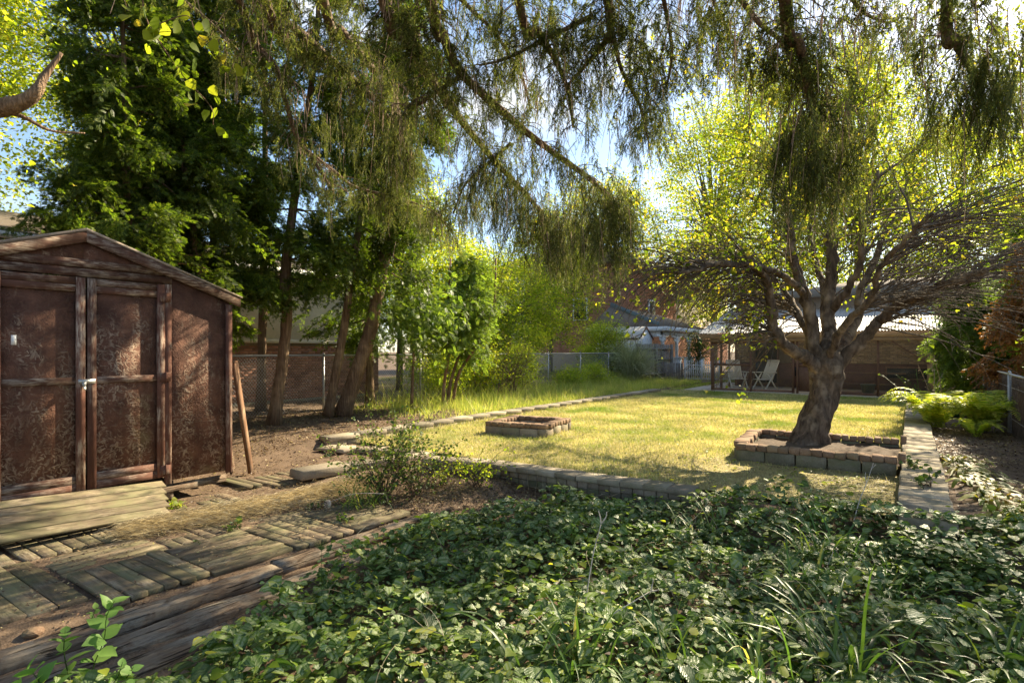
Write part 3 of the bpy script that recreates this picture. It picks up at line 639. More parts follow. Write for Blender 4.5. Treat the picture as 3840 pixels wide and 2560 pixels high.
for i in range(5):
    block('plank', (.112, 3.0 - .05 * i, .024), (-6.005 + .119 * i, 1.12 - .02 * i + R.uniform(-.015, .015), .165 - .037 * i), m_planky, t, -.02, .003, .002, ry=.31, rx=-.05)
for y in (-.1, 1.2, 2.3): block('joist', (.5, .04, .06), (-5.8, y, .045 - .05 * (y - 1.1)), m_timber, t, ry=.31)

# ------------------------------------------------------------------ shed
t = thing('garden_shed', 'brown painted flaking shed with a low gable and double doors', 'shed', (-7.2, 2.0, .1))
XF = -6.10; y0, y1, pk, ev, zp, zb = .62, 3.33, 1.99, 3.38, 2.47, .1
def slope(y): return zp - .345 * abs(y - pk)
g = G(); T_ = .02
def wallpoly(g, ys, zbot, ztop, x, th=.02):                 # board in the y z plane
    n = len(ys); V = [(x - th, y, zbot) for y in ys] + [(x - th, y, z) for y, z in zip(ys, ztop)] + [(x, y, zbot) for y in ys] + [(x, y, z) for y, z in zip(ys, ztop)]
    Fs = []
    for i in range(n - 1):
        Fs += [(2 * n + i, 2 * n + i + 1, 3 * n + i + 1, 3 * n + i), (i + 1, i, n + i, n + i + 1), (n + i, 3 * n + i, 3 * n + i + 1, n + i + 1), (i, i + 1, 2 * n + i + 1, 2 * n + i)]
    Fs += [(0, 2 * n, 3 * n, n), (n - 1, 2 * n - 1, 4 * n - 1, 3 * n - 1)]
    g.add(V, Fs)
def panel(name, ya, yb, za, zt, x, mat=m_osb, par=None, th=.02):
    g = G(); wallpoly(g, np.linspace(ya, yb, 5), za, [zt(y) if callable(zt) else zt for y in np.linspace(ya, yb, 5)], x, th); return obj(name, g, mat, par or t)
panel('front_wall', 2.665, y1 - .01, zb, lambda y: slope(y) - .07, XF); panel('front_wall', y0 + .01, 1.33, zb, lambda y: slope(y) - .07, XF)
panel('gable_panel', 1.33, pk, 2.135, lambda y: slope(y) - .06, XF); panel('gable_panel', pk, 2.665, 2.135, lambda y: slope(y) - .06, XF)
g = G(); g.box((-8.3, y0, zb), (XF - .02, y0 + .02, 1.93)); obj('side_wall', g, m_osb, t)
g = G(); g.box((-8.3, y1 - .02, zb), (XF - .02, y1, 1.93)); obj('side_wall', g, m_osb, t)
g = G(); wallpoly(g, [y0, pk, y1], zb, [1.93, 2.4, 1.93], -8.28); obj('back_wall', g, m_osb, t)
def ybar(name, ya, yb, zc, h, x0, x1, mat=m_trimh, par=None, za=None):
    g = G(); z2 = zc if za is None else za
    V = [(x, y, z + s * h / 2) for y, z in ((ya, zc), (yb, z2)) for x in (x0, x1) for s in (-1, 1)]
    g.add(V, [(0, 2, 3, 1), (4, 5, 7, 6), (2, 6, 7, 3), (0, 1, 5, 4), (1, 3, 7, 5), (0, 4, 6, 2)]); return obj(name, g, mat, par or t)
ybar('header_board', 1.32, 2.72, 2.10, .07, XF + .002, XF + .030)
ybar('header_board', 1.32, 2.66, 2.185, .07, XF + .002, XF + .020)
ybar('rake_board', pk, 3.42, slope(pk) - .045, .095, XF + .03, XF + .055, za=slope(3.42) - .045)
ybar('rake_board', .58, pk, slope(.58) - .045, .095, XF + .03, XF + .055, za=slope(pk) - .045)
def zbar(name, y, w_, za, zb_, x0, x1, par=None, mat=m_trimz):
    g = G(); g.box((x0, y - w_ / 2, za), (x1, y + w_ / 2, zb_)); return obj(name, g, mat, par or t)
zbar('corner_post', y1 - .025, .06, zb - .02, 1.90, XF + .001, XF + .035); zbar('door_jamb', 2.685, .058, zb - .03, 2.06, XF + .001, XF + .035); zbar('door_jamb', 1.30, .058, zb - .03, 2.06, XF + .001, XF + .035)
zbar('corner_post', y0 + .025, .06, zb - .02, 1.90, XF + .001, XF + .035)
for a, b, zd in ((1.335, 1.985, .155), (2.0, 2.65, .16)):
    g = G(); g.box((XF - .002, a + .03, zd), (XF + .014, b - .03, 2.05)); pnl = obj('door', g, m_osb, t)
    for yy in (a + .035, b - .035):
        g = G(); g.box((XF + .016, yy - .034, zd - .01), (XF + .042, yy + .034, 2.055)); obj('stile', g, m_trimz, pnl)
    for zc, h in ((2.02, .065), (1.955, .06), (1.135, .062), (zd + .10, .07), (zd + .025, .07)):
        g = G(); g.box((XF + .016, a + .071, zc - h / 2), (XF + .036, b - .071, zc + h / 2)); obj('rail', g, m_trimh, pnl)
g = G(); g.box((XF + .043, 1.93, 1.105), (XF + .047, 2.06, 1.145)); g.box((XF + .047, 1.955, 1.08), (XF + .06, 1.985, 1.12)); obj('hasp', g, m_zinc, t)
g = G(); g.tube([(XF + .06, 1.965, 1.09), (XF + .075, 1.965, 1.06), (XF + .075, 1.975, 1.05), (XF + .06, 1.975, 1.09)], .006, 6); obj('padlock', g, m_zinc, t)
for z in (1.93, 1.14, .22):
    g = G(); g.box((XF + .043, 2.60, z - .045), (XF + .048, 2.70, z + .045)); g.tube([(XF + .05, 2.655, z - .05), (XF + .05, 2.655, z + .05)], .008, 8); obj('hinge', g, m_trimz, t)
g = G(); wx = np.linspace(-8.35, XF + .06, 12)
for s in (-1, 1):
    ye = pk + s * 1.45
    V = []
    for x in wx:
        for dz in (0, .025): V += [(x, pk, zp + .005 + dz), (x, ye, zp - .345 * 1.45 + .005 + dz + rng.normal(0, .004))]
    n = len(wx); i = np.arange(n - 1) * 4
    g = G(); g.add(V, np.concatenate([np.stack([i, i + 1, i + 5, i + 4], 1), np.stack([i + 2, i + 6, i + 7, i + 3], 1), np.stack([i + 1, i + 3, i + 7, i + 5], 1), np.array([[0, 2, 3, 1], [4 * n - 4, 4 * n - 3, 4 * n - 1, 4 * n - 2]])]))
    obj('roof', g, m_shingle, t)
g = G(); g.box((-8.2, 2.68, -.1), (XF - .03, 2.76, .085)); obj('skid', g, m_timber, t); g = G(); g.box((XF - .06, .7, -.02), (XF - .02, 3.3, .05)); obj('floor_joist', g, m_timber, t)
g = G(); g.box((XF + .0145, 1.475, 1.45), (XF + .0155, 1.51, 1.53)); obj('paper_label', g, m_white, t)
# boards leaning on the shed's side
b1 = G().bar((-6.60, 3.86, -.06), (-6.13, 3.40, 1.26), .13, .03, (1, 1, 0)); obj('wooden_board', b1, m_board, label='reddish cedar board leaning against the right corner of the shed', cat='board')
b1 = G().bar((-6.72, 3.70, -.06), (-6.50, 3.40, 1.18), .14, .02, (1, 1, 0)); obj('wooden_board', b1, m_osb, label='dark mossy board leaning just behind the reddish one at the shed corner', cat='board')
import bmesh
def rock(name, loc, sc, mat, label, cat='stone', group=None):
    bm = bmesh.new(); bmesh.ops.create_icosphere(bm, subdivisions=2, radius=1)
    k = rdir(9); wts = rng.uniform(.6, 1, 9)
    for v in bm.verts:
        n = np.array(v.co); f = 1 - .35 * max(0, max(float(n @ a) * w_ for a, w_ in zip(k, wts)) - .45)
        v.co = Vector(n * f * np.array(sc))
    me = bpy.data.meshes.new(name); bm.to_mesh(me); bm.free(); me.materials.append(mat)
    o = bpy.data.objects.new(name, me); COL.objects.link(o); o.location = loc; o['label'] = label; o['category'] = cat; o.rotation_euler[2] = R.uniform(0, 6)
    if group: o['group'] = group
p_ = PZ(125, 2370, -.12); rock('stone', (p_[0], p_[1], -.12), (.055, .04, .03), m_brick, 'small rough brown stone beside the end of the left boardwalk planks')
for i, (px, py, lb) in enumerate(((650, 1832, 'round pebble tucked under the front corner of the shed'), (755, 1812, 'second smaller pebble farther along beneath the shed wall'))):
    p_ = PZ(px, py, -.08); rock('pebble', (p_[0], p_[1], -.075), (.035, .03, .025), m_conc, lb, 'pebble')
# ------------------------------------------------------------------ buildings
def brickwall(g, o, u, nrm, wd, ht, skip=(), bl=.215, bh=.071, proud=.012, only=None):
    o = np.array(o, float); u = np.array(u, float); nrm = np.array(nrm, float); up = np.array((0, 0, 1.))
    rows = int(ht / bh); res = []
    for r_ in range(rows):
        x = -bl / 2 * (r_ % 2)
        while x < wd:
            a, b = max(0, x), min(wd, x + bl - .012); z0, z1 = r_ * bh, r_ * bh + bh - .011
            x += bl
            if b - a < .02: continue
            m = ((a + b) / 2, (z0 + z1) / 2)
            if any(s[0] - .02 < m[0] < s[1] + .02 and s[2] - .02 < m[1] < s[3] + .02 for s in skip): continue
            pr = proud + rng.uniform(-.003, .003)
            if only and not only(*m): res.append((a, b, z0, z1)); continue
            V = [o + u * s + up * z + nrm * q for q in (-.02, pr) for s, z in ((a, z0), (b, z0), (b, z1), (a, z1))]
            g.add(V, [(4, 5, 6, 7), (0, 1, 5, 4), (1, 2, 6, 5), (2, 3, 7, 6), (3, 0, 4, 7)])
    return res
# house behind the cedars
t = thing('house', 'low neighbouring house with beige upper wall over red brick behind the cedar trunks', 'house', (-16, 6, 0))
g = G(); g.box((-22, -6, -.3), (-13.5, 12.05, 1.60)); obj('wall', g, m_dkmortar, t)
g = G(); rest = brickwall(g, (-13.5, 3.0, .12), (0, 1, 0), (1, 0, 0), 9.05, 1.46, only=lambda a, z: a < 6.4 or z > 1.1); obj('brick_courses', g, m_housebrick, t, stuff=True)
for a, b, z0, z1 in rest:
    block('brick', (.03, b - a, z1 - z0), (-13.495, 3.0 + (a + b) / 2, .12 + (z0 + z1) / 2), m_housebrick, t, 0, .003, .002)
g = G(); g.box((-13.52, -6, -.3), (-13.42, 12.1, .12)); obj('foundation', g, m_conc, t)
g = G(); g.box((-22, -6.1, 1.60), (-13.36, 12.2, 1.70)); obj('ledge', g, m_beige, t)
g = G(); g.box((-22, -6, 1.70), (-13.45, 12.0, 3.35)); obj('upper_wall', g, m_beige, t)
g = G(); g.add([(-22, -6.4, 3.35), (-12.9, -6.4, 3.35), (-12.9, 12.5, 3.35), (-22, 12.5, 3.35), (-22, -6.4, 3.5), (-12.9, -6.4, 3.5), (-12.9, 12.5, 3.5), (-22, 12.5, 3.5), (-17.5, -3, 4.7), (-17.5, 9, 4.7)],
               [(0, 3, 2, 1), (0, 1, 5, 4), (1, 2, 6, 5), (2, 3, 7, 6), (3, 0, 4, 7), (5, 6, 9, 8), (7, 4, 8, 9)]); g.F[3] = [np.array([(4, 5, 8), (6, 7, 9)])]
obj('roof', g, m_shingle, t)
g = G(); g.box((-12.9, -6.4, 3.36), (-12.8, 12.5, 3.47)); obj('gutter', g, m_white, t)
g = G(); g.box((-13.46, 4.2, 2.0), (-13.40, 5.6, 3.0)); wn = obj('window', g, m_white, t); g = G(); g.box((-13.41, 4.28, 2.08), (-13.39, 5.52, 2.92)); obj('pane', g, m_dark, wn)

# chain link fences
def chainlink(t, x0, y0, x1, y1, zb, zt, posts, pitch=.062, wr=.0022, rail=True, wire=None):
    d = np.array((x1 - x0, y1 - y0)); ln = np.linalg.norm(d); d /= ln; h = zt - zb; g = G(); n = int(ln / pitch); nrm = np.array((-d[1], d[0]))
    for s in (-1, 1):
        for i in range(-int(h / pitch) - 1, n + int(h / pitch) + 1):
            a = i * pitch; b = a + s * h * .8; za, zb_ = zb, zt
            lo, hi = min(a, b), max(a, b)
            if hi < 0 or lo > ln: continue
            def pt(u):
                f = (u - a) / (b - a); return (x0 + d[0] * u + nrm[0] * .004 * s, y0 + d[1] * u + nrm[1] * .004 * s, zb + h * f)
            lo, hi = max(lo, 0), min(hi, ln)
            if hi - lo < .02: continue
            P = [pt(lo), pt(hi)] if s > 0 else [pt(lo), pt(hi)]
            g.tube(P, wr, 3, cap=False)
    obj('chain_link_mesh', g, wire or m_wire, t, stuff=True)
    for u in posts:
        g = G(); q = (x0 + d[0] * u, y0 + d[1] * u); g.tube([(*q, zb - .2), (*q, zt - .02)], .025, 8); g.tube([(*q, zt - .02), (*q, zt + .03)], [.034, .012], 8); obj('post', g, m_galv, t, smooth=False)
    if rail:
        g = G(); g.tube([(x0, y0, zt - .03), (x1, y1, zt - .03)], .018, 8); obj('top_rail', g, m_galv, t)
t = thing('chain_link_fence', 'long galvanised chain link fence behind the left bed and cedar trunks', 'fence', (-10.6, 12, 0))
chainlink(t, -10.9, 1.0, -10.35, 25.6, .02, 1.33, [1, 4.0, 7.0, 10.0, 13.2, 16.3, 18.6, 21.0, 24.3])
t = thing('chain_link_fence', 'short chain link fence with top rail along the right hand soil bed', 'fence', (1.4, 12, 0))
chainlink(t, 1.29, 7.0, 1.36, 21.0, .06, 1.05, [2.1, 5.15, 9.3, 13], wr=.0011, pitch=.075, wire=paint('rusty_wire', (.13, .10, .08), .7, 10, .2, .2))
t = thing('reed_screen', 'dark brown reed screening fixed behind the right chain link fence', 'screen', (1.5, 12, 0))
g = G()
for i in range(700):
    y = 6.6 + i * .0165 + rng.normal(0, .003); z = 1.0 + rng.normal(0, .02); lean = rng.normal(0, .006)
    g.bar((1.375 + rng.normal(0, .012), y, .06), (1.375 + rng.normal(0, .012), y + lean * 2, z - .06 + rng.normal(0, .03)), .012, .009, (1, 0, 0))
obj('reeds', g, m_reed, t, stuff=True)
for z in (.3, .8):
    g = G(); g.box((1.345, 6.6, z), (1.35, 18.1, z + .006)); obj('binding_wire', g, m_wire, t)

# screened porch
t = thing('screened_porch', 'long screened porch with corrugated roof and timber posts at the far end of the lawn', 'porch', (-2.5, 22, 0))
PX0, PX1, PYF, PYB = -5.6, .56, 20.0, 23.3
g = G(); g.box((PX0 - .05, PYF - .06, -.1), (PX1 + .1, PYB, .05)); obj('floor_slab', g, m_path, t)
n = 420; xx = np.linspace(PX0 - .40, PX1 + .28, n); zz = .016 * np.sin(np.arange(n) * math.pi / 2.5)
yr = np.array((PYF - .22, 21.5, 24.4)); V = [(x, y, 2.0 + (y - PYF + .22) * .25 + z) for y in yr for x, z in zip(xx, zz)]
i = np.arange(n - 1); g = G(); g.add(V, np.concatenate([np.stack([i, i + 1, i + n + 1, i + n], 1), np.stack([i + n, i + n + 1, i + 2 * n + 1, i + 2 * n], 1)])); obj('roof', g, m_corr, t)
g = G(); g.box((PX0 - .36, PYF - .16, 1.81), (PX1 + .22, PYF - .11, 1.975)); obj('fascia', g, m_porchw, t)
g = G(); g.box((PX0 - .3, PYF - .105, 1.70), (PX1 + .1, PYF - .03, 1.79)); obj('beam', g, m_porchw, t)
for s, x in ((0, PX0 - .38), (1, PX1 + .24)):
    g = G(); g.bar((x, PYF - .16, 1.89), (x, 24.3, 1.89 + 4.46 * .25), .04, .15, (0, 0, 1)); obj('side_fascia', g, m_porchw, t)
for x, wd, m in ((PX0 + .02, .09, m_rail), (-4.34, .055, m_rail), (-3.06, .07, m_rail), (-2.94, .06, m_rail), (-2.02, .07, m_rail), (-.78, .06, m_rail), (.48, .17, m_porchz)):
    g = G(); g.box((x - wd / 2, PYF - .02, .05), (x + wd / 2, PYF + .06, 1.70)); obj('post', g, m, t)
for x in (-5.35, -5.0, -4.1): g = G(); g.box((x - .02, PYF - .13, 1.66), (x + .03, PYF - .1, 1.82)); obj('bracket', g, m_porchw, t)
g = G(); g.bar((-.10 , PYF + .075, 1.70), (.44, PYF + .075, 1.02), .05, .07, (0, 1, 0)); 
g = G(); g.bar((-.45, PYF - .035, 1.69), (.44, PYF - .035, 1.03), .03, .07, (0, 1, 0)); obj('brace', g, m_rail, t)
for x0_, x1_, z, nm in ((-5.55, -4.37, .93, 'mid_rail'), (-5.55, -3.1, .10, 'sill'), (-5.55, -3.1, 1.67, 'head_rail'), (-2.9, -2.06, .93, 'mid_rail'), (-1.98, .4, .10, 'sill')):
    g = G(); g.box((x0_, PYF, z - .03), (x1_, PYF + .05, z + .03)); obj(nm, g, m_rail, t)
g = G(); g.box((-2.9, PYF + .01, .12), (-2.06, PYF + .035, .9)); obj('door_panel', g, m_rail, t)
for x0_, x1_, z0_, z1_ in ((-5.55, -4.37, .96, 1.64), (-5.55, -4.37, .13, .9), (-4.31, -3.1, .13, 1.64), (-2.9, -2.06, .96, 1.69), (-1.98, -.81, .13, 1.69), (-.75, .4, .13, 1.69)):
    g = G(); g.add([(x0_, PYF + .02, z0_), (x1_, PYF + .02, z0_), (x1_, PYF + .02, z1_), (x0_, PYF + .02, z1_)], [(0, 1, 2, 3)]); obj('screen', g, m_screen, t)
for y in (PYF + .08, 21.1, 22.2, 23.2):
    g = G(); g.box((PX0 - .01, y - .035, .05), (PX0 + .06, y + .035, 1.75 + .2 * (y - PYF))); obj('side_post', g, m_rail, t)
for a, b in ((20.12, 21.06), (21.14, 22.16), (22.24, 23.16)):
    g = G(); g.add([(PX0 + .02, a, .1), (PX0 + .02, b, .1), (PX0 + .02, b, 1.9), (PX0 + .02, a, 1.9)], [(0, 1, 2, 3)]); obj('screen', g, m_screen, t)
    g = G(); g.box((PX0, a, .9), (PX0 + .04, b, .96)); obj('side_rail', g, m_rail, t)
g = G(); g.box((PX1 + .1, PYF + .1, .05), (PX1 + .14, PYB, 2.2)); obj('end_wall', g, m_wall_in, t)
for z in (.38, .72):
    g = G(); g.bar((-1.98, 20.5, z), (-.1, 20.5, z), .03, .045); obj('bench_rail', g, m_rail, t)
g = G(); g.box((-2.0, 20.45, .05), (-.1, 20.9, .12)); obj('bench_shelf', g, m_rail, t)
# main house behind the porch
t = thing('brick_house', 'tan brick house whose back wall stands inside the screened porch', 'house', (0, 26, 0))
g = G(); g.box((-5.62, 23.42, -.3), (9, 32, 3.4)); obj('wall', g, m_dkmortar, t)
g = G(); brickwall(g, (-5.62, 23.42, .96), (1, 0, 0), (0, -1, 0), 7.4, 1.45, skip=((.6, 2.0, 0, 1.2),)); obj('brick_courses', g, m_tanbrick, t, stuff=True)
g = G(); g.box((-5.6, 23.34, -.1), (.75, 23.41, .94)); obj('lower_panel', g, m_maroon, t)
for x0_, x1_ in ((-3.55, -2.7), (-.7, .5)):
    g = G(); g.box((x0_, 23.30, .42), (x1_, 23.335, .86)); wn = obj('window', g, m_rail, t); g = G(); g.box((x0_ + .05, 23.285, .47), (x1_ - .05, 23.298, .81)); obj('pane', g, m_dark, wn)
g = G(); g.box((-4.95, 23.30, .06), (-4.05, 23.33, 2.1)); dr = obj('door', g, m_rail, t)
for x0_, x1_, z0_, z1_ in ((-4.88, -4.52, .2, 1.0), (-4.48, -4.12, .2, 1.0), (-4.88, -4.52, 1.08, 2.0), (-4.48, -4.12, 1.08, 2.0)):
    g = G(); g.box((x0_, 23.285, z0_), (x1_, 23.298, z1_)); obj('pane', g, m_dark, dr)
g = G(); g.add([(-6.0, 23.1, 3.35), (9.4, 23.1, 3.35), (9.4, 32.4, 3.35), (-6, 32.4, 3.35), (-2, 27.7, 4.3), (6, 27.7, 4.3)], [(0, 1, 5, 4), (2, 3, 4, 5), (0, 3, 2, 1)]); g.F[3] = [np.array([(1, 2, 5), (3, 0, 4)])]
obj('roof', g, m_shingle, t)
# chairs and pot inside the porch
def chair(x, y, rz, label):
    t = thing('folding_chair', label, 'chair', (x, y, .05), 'white chairs inside the screened porch')
    c, s = math.cos(rz), math.sin(rz)
    def T(p): return (x + p[0] * c - p[1] * s, y + p[0] * s + p[1] * c, .05 + p[2])
    for sx in (-.27, .27):
        for nm, a, b in (('leg', (sx, -.28, 0), (sx, .16, .60)), ('leg', (sx, .30, 0), (sx, -.16, .60)), ('armrest', (sx, -.27, .62), (sx, .25, .62)), ('back_post', (sx * .82, .10, .36), (sx * .82, .42, 1.0))):
            g = G(); g.bar(T(a), T(b), .035 if nm != 'armrest' else .055, .03); obj(nm, g, m_chair, t)
    for i in range(9):
        u = -.20 + i * .05; g = G(); g.bar(T((u, .12, .40)), T((u, .42, .99)), .034, .014, T((0, -1, .3)) - np.array(T((0, 0, 0))) if False else (0, 0, 1)); obj('back_slat', g, m_chair, t)
    for i in range(7):
        v = -.26 + i * .06; g = G(); g.bar(T((-.24, v, .385)), T((.24, v, .385)), .045, .014); obj('seat_slat', g, m_chair, t)
    g = G(); g.bar(T((-.24, .42, 1.01)), T((.24, .42, 1.01)), .035, .05); obj('top_rail', g, m_chair, t)
    g = G(); g.bar(T((-.26, .29, .02)), T((.26, .29, .02)), .03, .03); obj('stretcher', g, m_chair, t); g = G(); g.bar(T((-.26, -.27, .02)), T((.26, -.27, .02)), .03, .03); obj('stretcher', g, m_chair, t)
p_ = PY(2750, 1450, 19.4); chair(p_[0], 20.75, math.radians(35), 'white reclining garden chair on the left behind the porch screen')
p_ = PY(2870, 1450, 18.9); chair(-4.05, 20.7, math.radians(-32), 'white slatted garden chair on the right behind the porch screen, angled towards the door')
t = thing('flower_pot', 'dark mottled tub standing on the porch floor beside the bench', 'pot', (-1.05, 20.3, .12))
g = G(); a = [(0, .0), (.15, .0), (.19, .30), (.205, .30), (.205, .33), (.18, .33), (.17, .25), (0, .24)]
V = [(-1.05 + r_ * math.cos(k * math.pi / 8), 20.3 + r_ * math.sin(k * math.pi / 8), .06 + z) for r_, z in a for k in range(16)]
i = (np.arange(7)[:, None] * 16 + np.arange(16)[None]); j = (np.arange(7)[:, None] * 16 + (np.arange(16)[None] + 1) % 16)
g.add(V, np.stack([i, j, j + 16, i + 16], -1).reshape(-1, 4)); obj('tub', g, m_pot, t)

# far neighbour's house
t = thing('brick_house', 'tall red brick neighbouring house with a white trimmed side porch', 'house', (-18, 38, 0))
g = G(); g.box((-26, 33.8, -.3), (-14.7, 58, 7.2)); obj('wall', g, m_mortar, t)
g = G(); brickwall(g, (-22.5, 33.8, 1.2), (1, 0, 0), (0, -1, 0), 7.8, 5.9, skip=((3.9, 5.0, 2.2, 3.7),), proud=.02); obj('brick_courses', g, m_housebrick, t, stuff=True)
g = G(); brickwall(g, (-14.7, 33.8, .2), (0, 1, 0), (1, 0, 0), 9.0, 6.9, skip=((3.4, 4.5, 3.2, 4.7), (.8, 1.8, .0, 2.1)), proud=.02); obj('brick_courses', g, m_housebrick, t, stuff=True)
g = G(); brickwall(g, (-14.7, 42.9, .2), (0, 1, 0), (1, 0, 0), 15, 3.2, proud=.02); obj('brick_courses', g, m_housebrick, t, stuff=True)
g = G(); g.box((-18.6, 33.70, 3.4), (-17.5, 33.82, 4.9)); wn = obj('window', g, m_white, t); g = G(); g.box((-18.5, 33.68, 3.5), (-17.6, 33.695, 4.8)); obj('pane', g, m_dark, wn)
g = G(); g.box((-14.72, 37.2, 3.4), (-14.60, 38.3, 4.9)); wn = obj('window', g, m_white, t); g = G(); g.box((-14.595, 37.3, 3.5), (-14.58, 38.2, 4.8)); obj('pane', g, m_dark, wn)
g = G(); g.box((-14.72, 34.6, .2), (-14.62, 35.6, 2.3)); obj('door', g, m_dark, t)
g = G(); g.add([(-26.5, 33.2, 7.1), (-14.1, 33.2, 7.1), (-14.1, 58.5, 7.1), (-26.5, 58.5, 7.1), (-20.3, 38, 10), (-20.3, 54, 10)], [(1, 2, 5, 4), (3, 0, 4, 5), (0, 3, 2, 1)]); g.F[3] = [np.array([(0, 1, 4), (2, 3, 5)])]; obj('roof', g, m_shingle, t)
g = G(); ex, ey0, ey1, ez = -10.2, 28.2, 37, 2.62
g.add([(-14.7, ey0, ez), (ex, ey0, ez), (ex, ey1, ez), (-14.7, ey1, ez), (-14.69, 31.2, 4.05), (-14.69, ey1, 4.05)], [(1, 2, 5, 4)]); g.F[3] = [np.array([(0, 1, 4)])]; g.F[4].append(np.array([(0, 3, 2, 1)])); obj('porch_roof', g, m_shingle, t)
g = G(); g.box((-14.7, ey0 - .12, ez - .2), (ex + .12, ey0 - .01, ez + .02)); obj('fascia', g, m_white, t); g = G(); g.box((ex + .01, ey0, ez - .2), (ex + .12, ey1, ez + .02)); obj('fascia', g, m_white, t)
g = G(); g.bar((-14.66, 31.2, 4.15), (-10.6, 28.35, 2.72), .04, .3); obj('flashing', g, m_slate, t)
g = G(); g.box((-14.6, ey0 + .1, ez - .5), (ex - .2, ey0 + .2, ez - .21)); obj('beam', g, m_white, t); g = G(); g.box((ex - .3, ey0 + .1, ez - .4), (ex - .2, ey1, ez - .21)); obj('beam', g, m_white, t)
for y in (28.45, 30.6, 32.7, 34.8):
    g = G(); g.box((ex - .32, y - .07, 1.05), (ex - .18, y + .07, ez - .4)); o = obj('porch_post', g, m_white, t)
    g = G(); g.box((ex - .48, y - .22, 0), (ex - .04, y + .22, 1.0)); g.box((ex - .54, y - .28, 1.0), (ex + .02, y + .28, 1.06)); obj('pedestal', g, m_white, t)
    for s in (-1, 1):                                             # scroll bracket with a round hole
        g = G(); ring = [(y + s * (.27 + .12 * math.cos(a)), ez - .58 + .12 * math.sin(a)) for a in np.linspace(0, 2 * math.pi, 13)[:-1]]
        g.tube([(ex - .25, a, b) for a, b in ring + ring[:1]], .045, 5, cap=False); g.bar((ex - .25, y + s * .1, ez - .47), (ex - .25, y + s * .8, ez - .45), .05, .09); g.bar((ex - .25, y + s * .11, ez - .9), (ex - .25, y + s * .11, ez - .5), .05, .09, (1, 0, 0)); obj('bracket', g, m_white, t)
g = G(); g.box((-14.6, 28.4, -.1), (-10.3, 37, .25)); obj('porch_floor', g, m_path, t)
# wood fence, low gate and white iron fence
t = thing('wooden_fence', 'weathered grey board fence standing behind the end of the chain link fence', 'fence', (-9.6, 26, 0))
for i in range(34):
    y = 23.4 + i * .125; block('picket', (.02, .118, 1.68 + R.uniform(-.01, .03)), (-9.75 + .02 * (i % 2), y, .86), m_greyw, t, 0, .004, .003, .006)
for z in (.3, .95, 1.45): g = G(); g.box((-9.735 + .03, 23.3, z), (-9.66, 27.6, z + .08)); obj('rail', g, m_greyw, t)
for y in (23.4, 25.5, 27.6): g = G(); g.box((-9.72, y - .05, -.1), (-9.62, y + .05, 1.72)); obj('post', g, m_greyw, t)
t = thing('wooden_gate', 'short low grey board panel between the tall fence and the white iron fence', 'gate', (-9.1, 26.6, 0))
for i in range(7): block('picket', (.1, .02, .82), (-9.55 + i * .115, 26.5 + .03 * i, .42), m_greyw, t, .26, .004, .003)
t = thing('iron_fence', 'ornate white painted iron fence with spear tips beside the porch', 'fence', (-7.6, 26.8, 0))
fa, fb = np.array((-8.72, 26.75)), np.array((-6.5, 27.1)); fd = unit(fb - fa)
for z in (.1, .72): g = G(); g.bar((*fa, z), (*fb, z), .02, .03); obj('rail', g, m_white, t)
for i in range(24):
    q = fa + fd * (i * .095); big = i % 8 == 0
    g = G(); g.bar((*q, 0), (*q, .84 if not big else .98), .075 if big else .02, .075 if big else .02, (0, 1, 0)); g.tube([(*q, .83 if not big else .97), (*q, .93 if not big else 1.05)], [.028, .004], 4)
    if not big:
        g.tube([(q[0] + fd[0] * a, q[1] + fd[1] * a, z) for a, z in ((0, .2), (.035, .3), (-.035, .42), (.035, .54), (0, .66))], .009, 4)
    obj('picket' if not big else 'post', g, m_white, t)
t = thing('metal_shed', 'small white ribbed metal shed with a gable behind the pale feathery bush', 'shed', (-12.1, 27.5, 0))
for i in range(16):
    y = 26.75 + i * .1; z = 2.55 - abs(y - 27.5) * .62; g = G(); g.box((-11.0 + .012 * (i % 2), y - .048, 0), (-10.97 + .012 * (i % 2), y + .048, z)); obj('panel', g, m_white, t)
g = G(); g.box((-13.4, 26.75, 0), (-11.01, 28.25, 1.95)); obj('wall', g, m_white, t)
for s in (-1, 1):
    g = G(); g.bar((-12.2, 27.5, 2.62), (-12.2, 27.5 + s * .92, 2.04), 2.5, .03); obj('roof', g, m_corr, t)
    g = G(); g.bar((-10.93, 27.5, 2.6), (-10.93, 27.5 + s * .92, 2.0), .03, .07); obj('rake_board', g, m_rail, t)
t = thing('garden_wall', 'low cream rendered garden wall in the neighbouring yard behind the shrubs', 'wall', (-15, 20, 0))
g = G(); g.box((-15.4, 17.0, 0), (-15.2, 24, .75)); obj('wall', g, m_beige, t); g = G(); g.box((-15.45, 17.0, .75), (-15.15, 24, .8)); obj('coping', g, m_white, t)
t = thing('garden_bench', 'white garden bench with a blue box in the yard beyond the chain link fence', 'bench', (-13.2, 17.4, 0))
for z, y in ((.42, 17.3), (.42, 17.42), (.42, 17.54)): g = G(); g.bar((-13.9, y, z), (-12.5, y, z), .1, .03); obj('seat_slat', g, m_white, t)
for z in (.6, .74, .88): g = G(); g.bar((-13.9, 17.66, z), (-12.5, 17.66, z), .03, .09); obj('back_slat', g, m_white, t)
for x in (-13.8, -12.6):
    g = G(); g.bar((x, 17.3, 0), (x, 17.3, .42), .05, .05, (0, 1, 0)); obj('leg', g, m_white, t); g = G(); g.bar((x, 17.64, 0), (x, 17.64, .93), .05, .05, (0, 1, 0)); obj('leg', g, m_white, t)
g = G(); g.box((-12.9, 16.7, .0), (-12.4, 17.1, .4)); g.box((-12.93, 16.67, .4), (-12.37, 17.13, .45)); obj('storage_box', g, m_blue, None, label='small blue lidded box in front of the white bench beyond the fence', cat='box')
